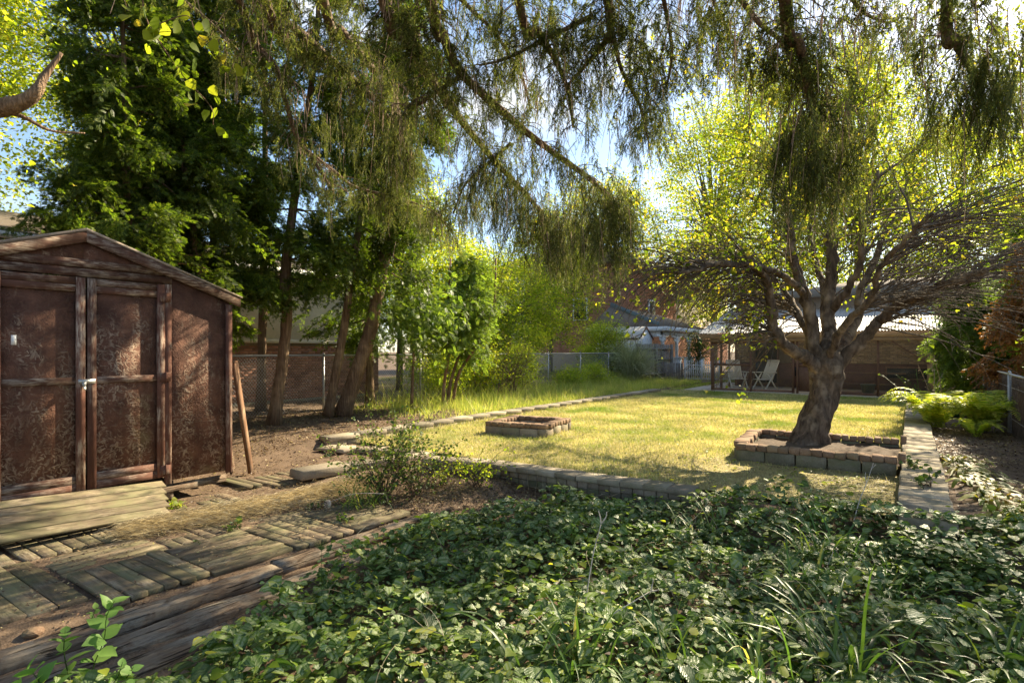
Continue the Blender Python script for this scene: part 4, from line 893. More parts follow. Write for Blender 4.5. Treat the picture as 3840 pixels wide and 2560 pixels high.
t = thing('stone_urn', 'squat weathered stone pedestal seen through the chain link behind the spindly shrub', 'urn', (-11.6, 14.4, 0))
g = G(); g.tube([(-11.6, 14.4, 0), (-11.6, 14.4, .08), (-11.6, 14.4, .35), (-11.6, 14.4, .42)], [.26, .24, .19, .22], 10); obj('pedestal', g, m_conc, t)
g = G(); g.tube([(-11.6, 14.4, .42), (-11.6, 14.4, .5), (-11.6, 14.4, .58)], [.1, .2, .26], 12); obj('bowl', g, m_conc, t)

# ------------------------------------------------------------------ vegetation
CEDC = [cedar_cluster() for _ in range(2)]
LFC = {}
def leaves_on(g, pos, size, proto=LEAF4, up=.5, droop=.2, uv=False):
    n = len(pos); nr = rdir(n); nr[:, 2] = np.abs(nr[:, 2]) + up; d = rdir(n); d[:, 2] = d[:, 2] * .5 - droop
    g.inst(proto[0], proto[1], pos, frames(d, unit(nr)), size, proto[2] if uv else None)

def cedar(name, label, P, rad, base_w, z0, rmax, nl, mat=m_cedar, group='cedar trees along the fence', cat='tree', spn=80, top=None, sp=(.12, .24), az=None, loc=None):
    P = smoothc(P, 26); t = thing(name, label, cat, tuple(P[0]), group)
    h = P[-1][2]; r = base_w * (1 - .82 * np.clip(P[:, 2] / h, 0, 1)) * (.86 + .3 * np.exp(-np.clip(P[:, 2] - P[0][2], 0, 9) * 7))
    g = G(); g.tube(P, r, 9, .05); obj('trunk', g, m_cedb, t, smooth=True)
    gl = G(); gf = G(); SP = []; SD = []; SN = []
    for i in range(nl):
        z = z0 + (h - z0) * (i / nl) ** .9; k = np.argmin(abs(P[:, 2] - z)); p = P[k]
        prof = rmax * (1 - ((z - z0) / (h - z0)) ** 1.6 * .8) * (.55 if z < z0 + .5 else 1)
        a = R.uniform(0, 6.283) if az is None or R.random() < .35 else az + R.gauss(0, .8)
        ln = prof * R.uniform(.55, 1.1); Q = grow(p, (math.cos(a), math.sin(a), R.uniform(-.35, .25)), ln, 7, R.uniform(-.1, .2), .14)
        gl.tube(Q, np.linspace(.018, .005, 7) * (.6 + ln * .5), 4, cap=False)
        m = max(3, int(spn * ln / rmax / 6)); u = np.minimum(rng.uniform(.18, 1, m) ** .7 * 6, 5.99); ii = np.minimum(u.astype(int), 5); q = Q[ii] + (Q[ii + 1] - Q[ii]) * (u - ii)[:, None]
        SP.append(q + rng.normal(0, 1, (m, 3)) * np.array((.08, .08, .09)) * rmax); SD.append(np.stack([rng.normal(0, .3, m), rng.normal(.1, .35, m), a + rng.normal(0, .7, m)], 1)); SN.append(rng.uniform(.75, 1.35, m) * sp[1] / .24)
    obj('branches', gl, m_cedb, t, stuff=True)
    SP, SD, SN = map(np.concatenate, (SP, SD, SN)); k = rng.integers(0, 2, len(SP))
    for q in (0, 1): instances('foliage', CEDC[q], mat, SP[k == q], SD[k == q], SN[k == q], t)
    return t
def px_line(pts, Y): return [PY(a, b, Y) for a, b in pts]
def tr(base, pts, Y, ztop=9.5):
    P = [np.array(base)] + px_line(pts, Y); d = P[-1] - P[-2]; P.append(P[-1] + d / max(d[2], .2) * (ztop - P[-1][2]) * .5 + np.array((0, 0, 0))); P.append(P[-1] + (0, 0, ztop - P[-1][2])); return P
gl_ = 'cedar trees along the left fence'
cedar('cedar_tree', 'cedar with a bare lower trunk nearest the leaning boards beside the shed', tr((-9.45, 5.96, .05), [(1062, 1334), (1076, 1171), (1071, 1008), (1125, 603)], 10.3), 0, .135, 2.2, 1.15, 58, group=gl_, az=-.2, spn=75)
cedar('cedar_tree', 'slender cedar trunk just left of the thick leaning one', tr((-9.6, 7.25, .1), [(1262, 1388), (1299, 1171), (1320, 1008), (1342, 880)], 11.4), 0, .11, 2.9, 1.0, 40, group=gl_, spn=70)
cedar('cedar_tree', 'thickest cedar leaning strongly to the right above the near end of the kerb', tr((-9.6, 7.62, .1), [(1331, 1415), (1385, 1252), (1423, 1063), (1455, 900)], 11.7), 0, .19, 2.4, 1.5, 62, group=gl_, spn=80)
cedar('cedar_tree', 'dark cedar rising close behind the gable of the shed', [(-9.4, 3.2, 0)] + px_line([(735, 1150), (725, 880), (694, 640), (683, 400), (672, 150)], 8.9) + [PY(660, -200, 8.9)], 0, .10, 1.9, 1.15, 70, group=gl_)
cedar('cedar_tree', 'second cedar behind the shed, just right of the one over the gable', [(-9.7, 4.3, 0)] + px_line([(803, 1150), (800, 850), (809, 574), (800, 300)], 9.6) + [PY(800, -150, 9.6)], 0, .11, 2.0, 1.2, 64, group=gl_)
cedar('cedar_tree', 'broad dark cedar filling the space above the left part of the shed roof', [(-9.3, 1.6, 0)] + px_line([(480, 1000), (476, 775), (470, 400), (460, 100)], 8.0) + [PY(455, -200, 8.0)], 0, .10, 2.0, 1.3, 80, group=gl_)
cedar('cedar_tree', 'cedar with dense dark crown at the left edge behind the shed', [(-9.2, .2, 0), (-9.2, .2, 3), (-9.1, .1, 6), (-9.2, 0, 8)], 0, .10, 2.0, 1.2, 60, group=gl_)
cedar('cedar_tree', 'tall cedar crown between the leaning trunks and the spruce boughs', [(-10.6, 9.2, .1), (-10.7, 9.3, 3), (-10.6, 9.4, 6), (-10.5, 9.3, 9)], 0, .12, 1.5, 1.55, 66, group=gl_)
# multi stemmed cedar at the border
t4 = None
for k, (dx, pts) in enumerate((((0, 0), [(1694, 1415), (1738, 1280), (1760, 1150)]), ((.05, .15), [(1720, 1400), (1790, 1290), (1850, 1150)]), ((-.05, -.1), [(1668, 1415), (1690, 1280), (1680, 1150)]))):
    P = [np.array((-9.25 + dx[0], 10.45 + dx[1], .1))] + px_line(pts, 13.9); P.append(P[-1] + (0, .1, 1.2))
    if k == 0: cedar('cedar_tree', 'small cedar with several orange brown stems rising at the back of the left bed', P, 0, .055, 1.25, 1.0, 46, m_cedar_y, gl_, spn=60); t4 = bpy.data.objects[[o.name for o in bpy.data.objects if o.name.startswith('cedar_tree') and not '_f' in o.name][-1]]
    else:
        g = G(); g.tube(smoothc(P, 12), np.linspace(.045, .02, 12), 7, .05); obj('stem', g, m_board, t4, smooth=True)
# sunlit drooping branch group beside the leaning trunk
t = thing('young_cedar', 'bright green young cedar sprays hanging beside the thick leaning trunk', 'shrub', (-9.0, 9.0, .1))
Pt = np.array([(-9.0, 9.0, .1), (-8.95, 9.0, 1.2), (-8.85, 9.0, 2.4)]); g = G(); g.tube(smoothc(Pt, 8), np.linspace(.04, .015, 8), 6); obj('trunk', g, m_cedb, t)
n = 1500; c = PY(1580, 1190, 12.3) + rng.normal(0, 1, (n, 3)) * np.array((.45, .5, .42)); g = G(); dd = rng.normal(0, .6, (n, 3)) + (.5, -.1, -.5)
g.inst(SPRAY[0], SPRAY[1], c, frames(dd, rng.normal(0, .5, (n, 3)) + (0, 0, 1)), rng.uniform(.13, .26, n)); obj('foliage', g, m_cedar_y, t, stuff=True)

def broadleaf(name, label, base, h, rx, rz, n_cl, leaf, mat, cat='tree', group=None, per=60, trunk=.12, zc=None, proto=LEAF4, hole=0, cr=.42, bark=m_twig):
    base = np.array(base, float); t = thing(name, label, cat, tuple(base), group); zc = zc or h - rz
    C = base + np.array((0, 0, zc)); g = G(); g.tube(smoothc([base, base + (0, .05, zc * .5), C], 8), np.linspace(trunk, trunk * .5, 8), 8, .04); obj('trunk', g, bark, t, smooth=True)
    gb = G(); pos = []
    for i in range(n_cl):
        d = rdir(1)[0]; rr = R.uniform(.45, 1.0) ** .6; q = C + d * np.array((rx, rx, rz)) * rr
        if q[2] < base[2] + .1: q[2] = base[2] + .1 + R.random() * .4
        if i % 2 == 0: gb.tube(smoothc([C - (0, 0, rz * .5 * R.random()), (C + q) / 2 + rng.normal(0, .1, 3), q], 5), np.linspace(trunk * .3, .008, 5), 4, cap=False)
        m = max(2, int(per * R.uniform(.5, 1.4) / 9)); s = cr * R.uniform(.6, 1.3); pos.append(q + rng.normal(0, 1, (m, 3)) * np.array((s, s, s * .6)) * .55)
    obj('branches', gb, bark, t, stuff=True); pos = np.concatenate(pos); n = len(pos)
    if leaf not in LFC: LFC[leaf] = [leaf_cluster(30, leaf * 2.1, leaf * .55, leaf * 1.15, LEAF4) for _ in range(2)]
    k = rng.integers(0, 2, n); rt = np.stack([rng.normal(0, .4, n), rng.normal(0, .4, n), rng.uniform(0, 6.28, n)], 1); sc = rng.uniform(.7, 1.25, n)
    for q in (0, 1): instances('foliage', LFC[leaf][q], mat, pos[k == q], rt[k == q], sc[k == q], t)
    return t
gt = 'broadleaf trees beyond the left fence'
broadleaf('maple_tree', 'yellow green maple glowing at the far left behind the cedars', (-14.5, 0, 0), 9, 3.2, 3.6, 130, .10, m_maple, group=gt, per=70, cr=.7)
broadleaf('maple_tree', 'tall pale maple seen through the cedars above the low house', (-17, 6.5, 3.0), 9, 3.4, 3.2, 110, .13, m_maple, group=gt, per=60, cr=.7)
broadleaf('maple_tree', 'sunlit maple behind the drooping spruce boughs near the middle', (-14.2, 13.6, 0), 7.5, 2.4, 2.9, 120, .11, m_maple, group=gt, per=80, cr=.55)
broadleaf('maple_tree', 'bright maple thicket over the chain link fence left of the brick house', (-13.3, 18.6, 0), 5.4, 2.2, 2.3, 120, .11, m_maple, group=gt, per=80, cr=.5, zc=2.9)
broadleaf('maple_tree', 'farther rounded maple crown against the sky above the neighbouring garden', (-21, 21, 0), 9, 3.4, 3.2, 80, .15, m_maple, group=gt, per=60, cr=.75)
broadleaf('maple_tree', 'far left maple behind the house filling the corner with leaves', (-16, -5, 0), 10, 3.6, 4.2, 90, .14, m_maple, group=gt, per=60, cr=.8)
broadleaf('leafy_bush', 'tall lemon green bush with upright shoots behind the chain link fence', (-11.3, 23.4, 0), 2.9, .95, 1.3, 110, .075, m_bush, 'bush', per=60, trunk=.04, zc=1.5, cr=.3)
broadleaf('leafy_bush', 'loose yellow green bush behind the fence left of the upright shoots', (-11.6, 16.4, 0), 2.6, 1.1, 1.1, 70, .08, m_bush, 'bush', per=55, trunk=.04, zc=1.4, cr=.35)
broadleaf('leafy_bush', 'dark leafy bush at the foot of the fence under the feathery one', (-10.8, 22.4, 0), 1.3, .7, .6, 30, .06, m_weed, 'bush', per=50, trunk=.03, zc=.7, cr=.3)
broadleaf('leafy_bush', 'yellowing bush spilling through the fence behind the small cedar', (-11.2, 12.4, 0), 2.2, 1.0, 1.0, 60, .07, m_bush, 'bush', per=50, trunk=.03, zc=1.1, cr=.35)
broadleaf('juniper', 'dark upright juniper beside the white porch posts', (-8.9, 29.4, 0), 2.6, .55, 1.3, 60, .06, m_cedar, 'shrub', per=70, trunk=.05, zc=1.3, cr=.25)
broadleaf('maple_tree', 'bright low maple suckers crowding the fence behind the small cedar', (-12.6, 15.2, 0), 5.2, 1.7, 2.2, 110, .11, m_maple, group=gt, per=80, cr=.5, zc=2.8)
broadleaf('leafy_bush', 'pale green bush filling the fence corner before the wooden fence', (-11.5, 23.2, 0), 2.3, .9, .9, 50, .07, m_bush, 'bush', per=50, trunk=.03, zc=1.3, cr=.3)
broadleaf('maple_tree', 'tall rounded maple half hiding the left side of the red brick house', (-16.6, 27.5, 0), 9.5, 2.6, 4.0, 130, .13, m_maple, group=gt, per=75, cr=.6)
broadleaf('maple_tree', 'dense maple behind the cedars in the upper left corner', (-19, 2.5, 0), 12.5, 3.8, 5.0, 170, .12, m_maple, group=gt, per=80, cr=.8)
broadleaf('maple_tree', 'leaning maple with light leaves behind the left edge of the shed', (-13.2, -3.5, 0), 11, 3.2, 4.6, 150, .11, m_maple, group=gt, per=80, cr=.8)
cedar('cedar_tree', 'inner cedar whose crown closes the gap between the shed gable and the first bare trunk', [(-11.6, 4.6, 0), (-11.5, 4.6, 3), (-11.5, 4.5, 6), (-11.4, 4.5, 10.5)], 0, .12, 2.6, 1.35, 72, group=gl_)
cedar('cedar_tree', 'inner cedar standing behind the two bare leaning trunks', [(-11.9, 7.2, 0), (-11.8, 7.2, 3), (-11.9, 7.3, 6), (-11.8, 7.2, 11)], 0, .12, 3.0, 1.3, 66, group=gl_)
for x, y, h, lb in ((-10.15, 11.5, 1.7, 'leafy bush against the near fence beside the small cedar'), (-10.1, 12.9, 1.5, 'vine covered bush on the fence right of the small cedar'), (-10.2, 15.0, 1.6, 'sunlit bush on the fence just left of the open chain link'), (-10.0, 19.8, .8, 'low clump of weeds at the foot of the open chain link'), (-10.0, 17.9, .7, 'small weed clump in front of the chain link posts')):
    broadleaf('leafy_bush', lb, (x, y, .08), h, .55, h * .45, int(22 + 14 * h), .06, m_bush if y != 12.9 else m_maple, 'bush', per=55, trunk=.02, zc=h * .52, cr=.25, group='bushes along the left chain link fence')
gf_ = 'tall trees far beyond the houses'
for (x, y, h, lb) in ((-13, 47, 22, 'tall far tree rising behind the red brick house'), (-7, 44, 23, 'tall pale far tree seen between the spruce boughs and the apple tree'), (-3, 46, 23, 'far tree filling the sky behind the middle of the apple tree'), (2.5, 48, 17, 'rounded far tree behind the arching bare shoots'), (8, 47, 17, 'rightmost far tree low over the reed screen'), (-22, 44, 17, 'far tree left of the red brick house above the maple thicket')):
    broadleaf('shade_tree', lb, (x, y, 0), h, 4.8, h * .44, 190, .20, m_maple if x != -22 else m_apple, group=gf_, per=90, cr=1.2, trunk=.3)
# right side
gr_ = 'broadleaf trees over the right fence'
broadleaf('walnut_tree', 'bright yellow green tree crown glowing above the apple tree at the upper right', (3.6, 14.5, 0), 8.2, 3.2, 2.9, 150, .12, m_maple, group=gr_, per=32, cr=.65, trunk=.16)
broadleaf('walnut_tree', 'leafy tree beyond the right fence behind the bare arching twigs', (6.8, 20.5, 0), 7.0, 2.6, 2.6, 90, .13, m_maple, group=gr_, per=60, cr=.6, trunk=.14)
cedar('arborvitae', 'dense soft green arborvitae leaning out beside the right end of the porch', [(1.35, 17.0, .1), (1.2, 16.9, 1.2), (1.1, 16.8, 2.4), (1.1, 16.8, 3.3)], 0, .07, .35, .85, 90, m_cedar_y, None, 'shrub', 90, sp=(.10, .2))
cedar('cedar_shrub', 'rusty browning cedar with bare inner stems at the right edge above the reed screen', [(2.1, 14.2, .1), (2.1, 14.2, 1.4), (2.0, 14.1, 3.0), (2.0, 14.0, 4.2)], 0, .07, .9, .95, 70, m_rust, None, 'shrub', 60)
cedar('cedar_shrub', 'green cedar behind the rusty one past the right fence', [(2.3, 16.2, .1), (2.3, 16.2, 1.4), (2.2, 16.1, 3.0), (2.2, 16.0, 4.4)], 0, .07, .7, .95, 60, m_cedar_y, None, 'shrub', 70)

# feathery broom
t = thing('broom_shrub', 'pale feathery broom bush of fine upright twigs in front of the grey fence', 'shrub', (-9.9, 23.0, .05)); g = G()
for i in range(1500):
    a = R.uniform(0, 6.283); sp_ = R.uniform(0, .75); Q = grow((-9.9 + R.gauss(0, .14), 23.0 + R.gauss(0, .2), .05), (math.cos(a) * sp_, math.sin(a) * sp_, 1.0), R.uniform(1.0, 2.15), 7, R.uniform(.1, .7), .10); g.tube(Q, np.linspace(.007, .003, 7), 3, cap=False)
obj('twigs', g, m_broom, t, stuff=True)
t = thing('spindly_shrub', 'spindly brown stemmed shrub against the chain link fence left of the open stretch', 'shrub', (-9.9, 13.6, .1)); g = G(); ends = []
for i in range(60):
    a = R.uniform(0, 6.283); Q = grow((-9.9 + R.gauss(0, .3), 13.6 + R.gauss(0, .5), .1), (math.cos(a) * .4, math.sin(a) * .4, 1.0), R.uniform(1.0, 2.2), 8, R.uniform(0, .35), .16); g.tube(Q, np.linspace(.014, .004, 8), 4, cap=False); ends.append(Q[2:])
    for k in range(4): q = Q[R.randrange(3, 8)]; g.tube(grow(q, rdir(1)[0] + (0, 0, .5), .35, 4, .1, .2), .003, 3, cap=False)
obj('stems', g, m_cedb, t, stuff=True); E_ = np.concatenate(ends); E_ = E_[rng.integers(0, len(E_), 1200)] + rng.normal(0, .12, (1200, 3)); g = G(); leaves_on(g, E_, rng.uniform(.03, .07, 1200)); obj('foliage', g, m_bush, t, stuff=True)

# ---- apple tree
t = thing('apple_tree', 'old gnarled apple tree with a leaning trunk and many long arching bare shoots', 'tree', (-1.2, 8.45, .1), None)
YT = 8.0
def AP(pts): return [PY(a, b, y) for a, b, y in pts]
tp = AP([(3028, 1690, YT), (3050, 1600, YT), (3080, 1510, YT), (3098, 1430, YT), (3103, 1360, YT), (3107, 1250, 8.1)])
g = G(); TP = smoothc(tp, 30); u = np.linspace(0, 1, 30); rr = .205 - .02 * np.sin(u * 3.1) + .10 * np.exp(-u * 9) + .03 * sst(u, .5, .72) - .16 * sst(u, .78, 1)
def gnarl(g, P, r, k, amp):
    base = g.n; g.tube(P, r, k, 0, True); V = g.V[-1]; n = len(P); c = np.repeat(P, k, 0); d = V - c
    th = np.tile(np.arange(k) * 2 * math.pi / k, n); s = np.repeat(np.linspace(0, 1, n), k) * np.linalg.norm(P[-1] - P[0]) * 9
    f = 1 + amp * (np.sin(th * 3 + s * .8) * .6 + np.sin(th * 5 - s * 1.7 + 1) * .4 + np.sin(th * 2 + s * 2.9) * .3 + np.sin(th * 9 + np.sin(s * 2) * 2) * .22) + rng.normal(0, amp * .12, len(V))
    g.V[-1] = c + d * f[:, None]
gnarl(g, TP, rr, 28, .13); obj('trunk', g, m_appb, t, smooth=True)
limbs = [
    ([(3085, 1400, 8.0), (3030, 1345, 7.9), (2950, 1300, 7.8), (2905, 1235, 7.7), (2893, 1150, 7.6), (2870, 1040, 7.4), (2800, 960, 7.1)], .115, .045),
    ([(3085, 1400, 8.0), (3055, 1300, 8.0), (3035, 1190, 8.05), (3010, 1080, 8.1), (2975, 980, 8.1), (2960, 850, 8.0), (2935, 700, 7.9), (2900, 560, 7.8)], .13, .03),
    ([(3105, 1390, 8.0), (3110, 1280, 8.1), (3105, 1150, 8.3), (3120, 1000, 8.4), (3115, 850, 8.5), (3140, 700, 8.6), (3165, 520, 8.6), (3190, 380, 8.5)], .14, .03),
    ([(3125, 1390, 8.0), (3190, 1310, 7.9), (3270, 1240, 7.75), (3330, 1170, 7.6), (3440, 1110, 7.3), (3560, 1060, 7.0), (3700, 1010, 6.7)], .115, .035),
    ([(3120, 1390, 8.0), (3165, 1290, 8.3), (3215, 1200, 8.6), (3230, 1080, 8.9), (3290, 960, 9.1), (3330, 820, 9.3), (3400, 680, 9.4)], .10, .03),
    ([(3100, 1380, 8.0), (3130, 1290, 7.7), (3180, 1200, 7.4), (3260, 1130, 7.1), (3300, 1010, 6.8), (3390, 900, 6.5), (3500, 800, 6.2)], .07, .022),
    ([(3060, 1300, 8.0), (3010, 1210, 8.4), (2960, 1120, 8.9), (2880, 1020, 9.3), (2780, 960, 9.6), (2660, 930, 9.8)], .075, .025),
    ([(3107, 1180, 8.3), (3180, 1080, 8.0), (3230, 960, 7.8), (3240, 800, 7.6), (3290, 640, 7.5)], .07, .025),
    ([(3018, 1100, 8.1), (2940, 1040, 7.6), (2840, 1000, 7.2), (2700, 990, 6.8), (2560, 1020, 6.5)], .06, .02),
    ([(3110, 1200, 8.2), (3080, 1050, 8.9), (3040, 900, 9.6), (3050, 740, 10.2), (3000, 560, 10.5)], .07, .025),
    ([(3045, 1250, 8.1), (2950, 1150, 8.9), (2820, 1085, 9.8), (2680, 1070, 10.6), (2560, 1100, 11.2)], .055, .015),
]
allp = []; LM = []
for pts, r0, r1 in limbs:
    r0 *= .82; P = smoothc(AP(pts), 34); P[3:-1] += rng.normal(0, .012, (len(P) - 4, 3)); g = G(); gnarl(g, P, np.linspace(r0, r1, 34), 12, .12); obj('limb', g, m_appb, t, smooth=True); LM.append(P)
g = G(); tips = []; tw2 = []
RIGHT = np.array((CC, SS, 0)); FWD = np.array((-SS, CC, 0))
def shoots(P, n, lo, base, spread, lmin, lmax, grav, r=.011):
    for i in range(n):
        k = int(len(P) * R.uniform(lo, .99)); d = unit(np.array(base, float) + rng.normal(0, spread, 3)); ln = R.uniform(lmin, lmax)
        Q = grow(P[k], d, ln, 10, grav, .09); g.tube(Q, np.linspace(r * R.uniform(.7, 1.2), .0022, 10), 4, cap=False); tips.append(Q[3:])
        for j in range(R.randrange(3, 7)):
            q = R.randrange(2, 9); dd = unit(unit(Q[q] - Q[q - 1]) + rng.normal(0, .55, 3)); W_ = grow(Q[q], dd, ln * R.uniform(.15, .4), 6, grav * .6, .12); g.tube(W_, np.linspace(.0042, .0016, 6), 3, cap=False); tw2.append(W_[1:])
up = np.array((0, 0, 1.))
shoots(LM[3], 40, .35, RIGHT * 1.1 + up * .45 - FWD * .2, .30, .9, 2.2, .10)
shoots(LM[5], 40, .4, RIGHT * 1.1 + up * .5 - FWD * .2, .30, .9, 2.2, .10)
shoots(LM[4], 36, .35, RIGHT * .9 + up * .7, .35, .8, 1.9, .12)
shoots(LM[7], 34, .3, RIGHT * .8 + up * .7, .35, .8, 1.9, .12)
shoots(LM[0], 75, .35, -RIGHT * .8 + up * .35, .40, .5, 1.5, .2)
shoots(LM[8], 95, .2, -RIGHT * 1.0 + up * .1, .35, .5, 1.5, .25, .009)
shoots(LM[6], 90, .2, -RIGHT * 1.0 + up * .25, .35, .6, 1.7, .25)
shoots(LM[1], 50, .3, -RIGHT * .7 + up * .6, .45, .5, 1.5, .25)
shoots(LM[2], 50, .3, up * .8, .55, .5, 1.4, .1)
shoots(LM[10], 80, .25, -RIGHT * .9 + up * .05, .45, .5, 1.5, .25, .008)
shoots(LM[9], 40, .3, up * .6 - RIGHT * .3, .5, .5, 1.5, .15)
obj('twigs', g, m_twig, t, stuff=True)
# drooping fan of long shoots over the right hand bed
g = G()
for i in range(85):
    s = R.random(); p = LM[3][int(12 + 20 * R.random())] if s < .5 else LM[5][int(14 + 18 * R.random())]
    d = unit(RIGHT * 1.0 + up * R.uniform(-.05, .8) + FWD * R.uniform(-.25, .5)); Q = grow(p, d, R.uniform(1.2, 2.8), 12, .09, .06)
    g.tube(Q, np.linspace(R.uniform(.006, .012), .002, 12), 4, cap=False)
    for j in range(3): q = R.randrange(3, 11); g.tube(grow(Q[q], unit(Q[q] - Q[q - 1] + rng.normal(0, .3, 3)), R.uniform(.2, .6), 5, .15, .08), .0024, 3, cap=False)
obj('twigs', g, m_twig, t, stuff=True)
A_ = np.concatenate(tips + tw2); hgt = A_[:, 2]; camr = A_ @ RIGHT
pr = np.clip((hgt - 2.2) / 2.2, .07, 1.0) * np.where(camr > 4.6, .35, 1.0); A_ = A_[rng.uniform(0, 1, len(A_)) < pr]
A_ = A_[rng.integers(0, len(A_), 5500)] + rng.normal(0, .03, (5500, 3)); g = G(); leaves_on(g, A_, rng.uniform(.035, .075, len(A_)), OV, .3, .35); obj('foliage', g, m_apple, t, stuff=True)
APQ = []
for c in ((2870, 520, 7.6), (2650, 600, 8.2), (2560, 760, 8.6), (2750, 800, 8.2), (3120, 420, 8.6), (3330, 500, 9.0), (3000, 640, 8.6), (2620, 420, 9.0), (2480, 900, 8.6), (3450, 320, 9.2), (2800, 300, 8.8), (3200, 180, 9.0), (2950, 900, 9.4), (3150, 760, 9.6), (3350, 700, 9.8), (2700, 960, 9.2), (3250, 950, 9.6), (2450, 620, 9.2), (2560, 300, 9.4), (3000, 250, 9.4), (3450, 120, 8.6), (3650, 250, 8.4), (3300, 60, 9.0), (3760, 90, 8.2), (2600, 120, 9.4), (2900, 90, 9.2), (3600, 420, 8.6), (3780, 330, 8.3)):
    n = 11; q = PY(*c) + rng.normal(0, 1, (n, 3)) * .5; APQ.append(q)
APQ = np.concatenate(APQ); n = len(APQ); APC = leaf_cluster(30, .13, .035, .075, LEAF4); instances('foliage', APC, m_apple, APQ, np.stack([rng.normal(0, .4, n), rng.normal(0, .4, n), rng.uniform(0, 6.28, n)], 1), rng.uniform(.8, 1.3, n), t)

# ---- weeping spruce over the camera
t = thing('spruce_tree', 'weeping spruce whose boughs hang down across the top of the view', 'tree', (.2, -2.4, -.2))
g = G(); g.tube([(.2, -2.4, -.2), (.2, -2.4, 1), (.15, -2.3, 4), (.1, -2.3, 8), (.1, -2.2, 12)], [.36, .27, .24, .19, .1], 14, .03); obj('trunk', g, m_spb, t, smooth=True)
SP_L = [
    ([(1441, 0, 4.9), (1521, 115, 5.2), (1602, 275, 5.6), (1659, 356, 5.9), (1734, 459, 6.2), (1849, 597, 6.6), (1935, 690, 6.8), (2030, 800, 7.0), (2100, 930, 7.1)], .042, .014, 1.0),
    ([(1211, 0, 5.4), (1280, 115, 5.8), (1372, 230, 6.3), (1475, 356, 6.9), (1504, 505, 7.3), (1510, 603, 7.6), (1447, 740, 7.8)], .036, .013, .9),
    ([(993, 0, 5.4), (1102, 103, 5.8), (1300, 275, 6.4), (1440, 420, 7.0), (1500, 560, 7.5)], .042, .016, .9),
    ([(1613, 0, 4.8), (1659, 126, 5.0), (1728, 270, 5.2), (1917, 448, 5.4), (2061, 562, 5.6), (2233, 689, 5.8), (2320, 800, 5.9), (2360, 930, 6.0)], .036, .012, 1.15),
    ([(1946, 0, 4.8), (2015, 115, 5.0), (2078, 218, 5.1), (2130, 340, 5.3), (2150, 480, 5.4)], .032, .01, 1.0),
    ([(2279, 0, 4.6), (2275, 143, 4.9), (2200, 240, 5.1), (2130, 320, 5.3)], .03, .01, .9),
    ([(2300, 130, 4.9), (2330, 260, 5.2), (2400, 400, 5.4), (2430, 520, 5.5)], .02, .008, .9),
    ([(2945, 0, 3.9), (2994, 153, 4.1), (3036, 343, 4.3), (3067, 520, 4.4), (3075, 700, 4.5)], .034, .012, .8),
    ([(2780, 0, 4.2), (2850, 90, 4.3), (2930, 160, 4.4), (3000, 300, 4.5), (3060, 460, 4.6)], .02, .01, .8),
    ([(3550, 0, 3.8), (3581, 150, 3.9), (3640, 260, 4.0), (3700, 420, 4.1)], .03, .012, .7),
    ([(896, 0, 5.2), (1033, 258, 5.6), (1108, 500, 6.0), (1177, 603, 6.2), (1250, 720, 6.4)], .026, .01, .7),
    ([(1849, 597, 6.6), (1800, 640, 6.9), (1740, 700, 7.2), (1700, 800, 7.5)], .018, .008, .9),
    ([(1630, 350, 5.6), (1560, 395, 5.8), (1500, 390, 6.0)], .02, .008, .7),
    ([(2040, 150, 5.1), (1900, 220, 5.3), (1800, 245, 5.5)], .018, .008, .9),
    ([(1760, 30, 5.6), (1860, 130, 5.8), (1960, 300, 6.0), (1990, 420, 6.1)], .02, .008, .9),
    ([(2480, -50, 4.8), (2500, 60, 5.0), (2520, 200, 5.1), (2500, 330, 5.2)], .02, .008, .7),
    ([(1250, 640, 7.6), (1330, 700, 7.8), (1480, 740, 8.0), (1620, 790, 8.1), (1700, 880, 8.2)], .02, .008, .8),
    ([(600, -60, 5.6), (760, 60, 5.8), (900, 200, 6.0), (1000, 330, 6.2)], .02, .008, .35),
    ([(2650, -60, 5.2), (2700, 60, 5.3), (2760, 160, 5.4)], .02, .008, .6),
    ([(3150, -80, 4.6), (3230, 40, 4.7), (3330, 90, 4.8)], .02, .008, .6),
]
ND = []; AX = []; SZ = []; gtw = G(); gd = G()
def strand(p, ln, bare):
    n = max(4, int(ln / .10)); Q = grow(p, (R.gauss(0, .12), R.gauss(0, .12), -1), ln, n, .25, .09)
    if bare: gd.tube(Q, np.linspace(.0042, .002, n), 3, cap=False); return
    for _ in range(1): ND.append(np.array(p) + rng.normal(0, .025, 3)); w_ = R.uniform(.24, .36); SZ.append((w_, w_, ln * R.uniform(.75, 1.15))); AX.append((R.gauss(0, .24), R.gauss(0, .24), R.uniform(0, 6.28)))
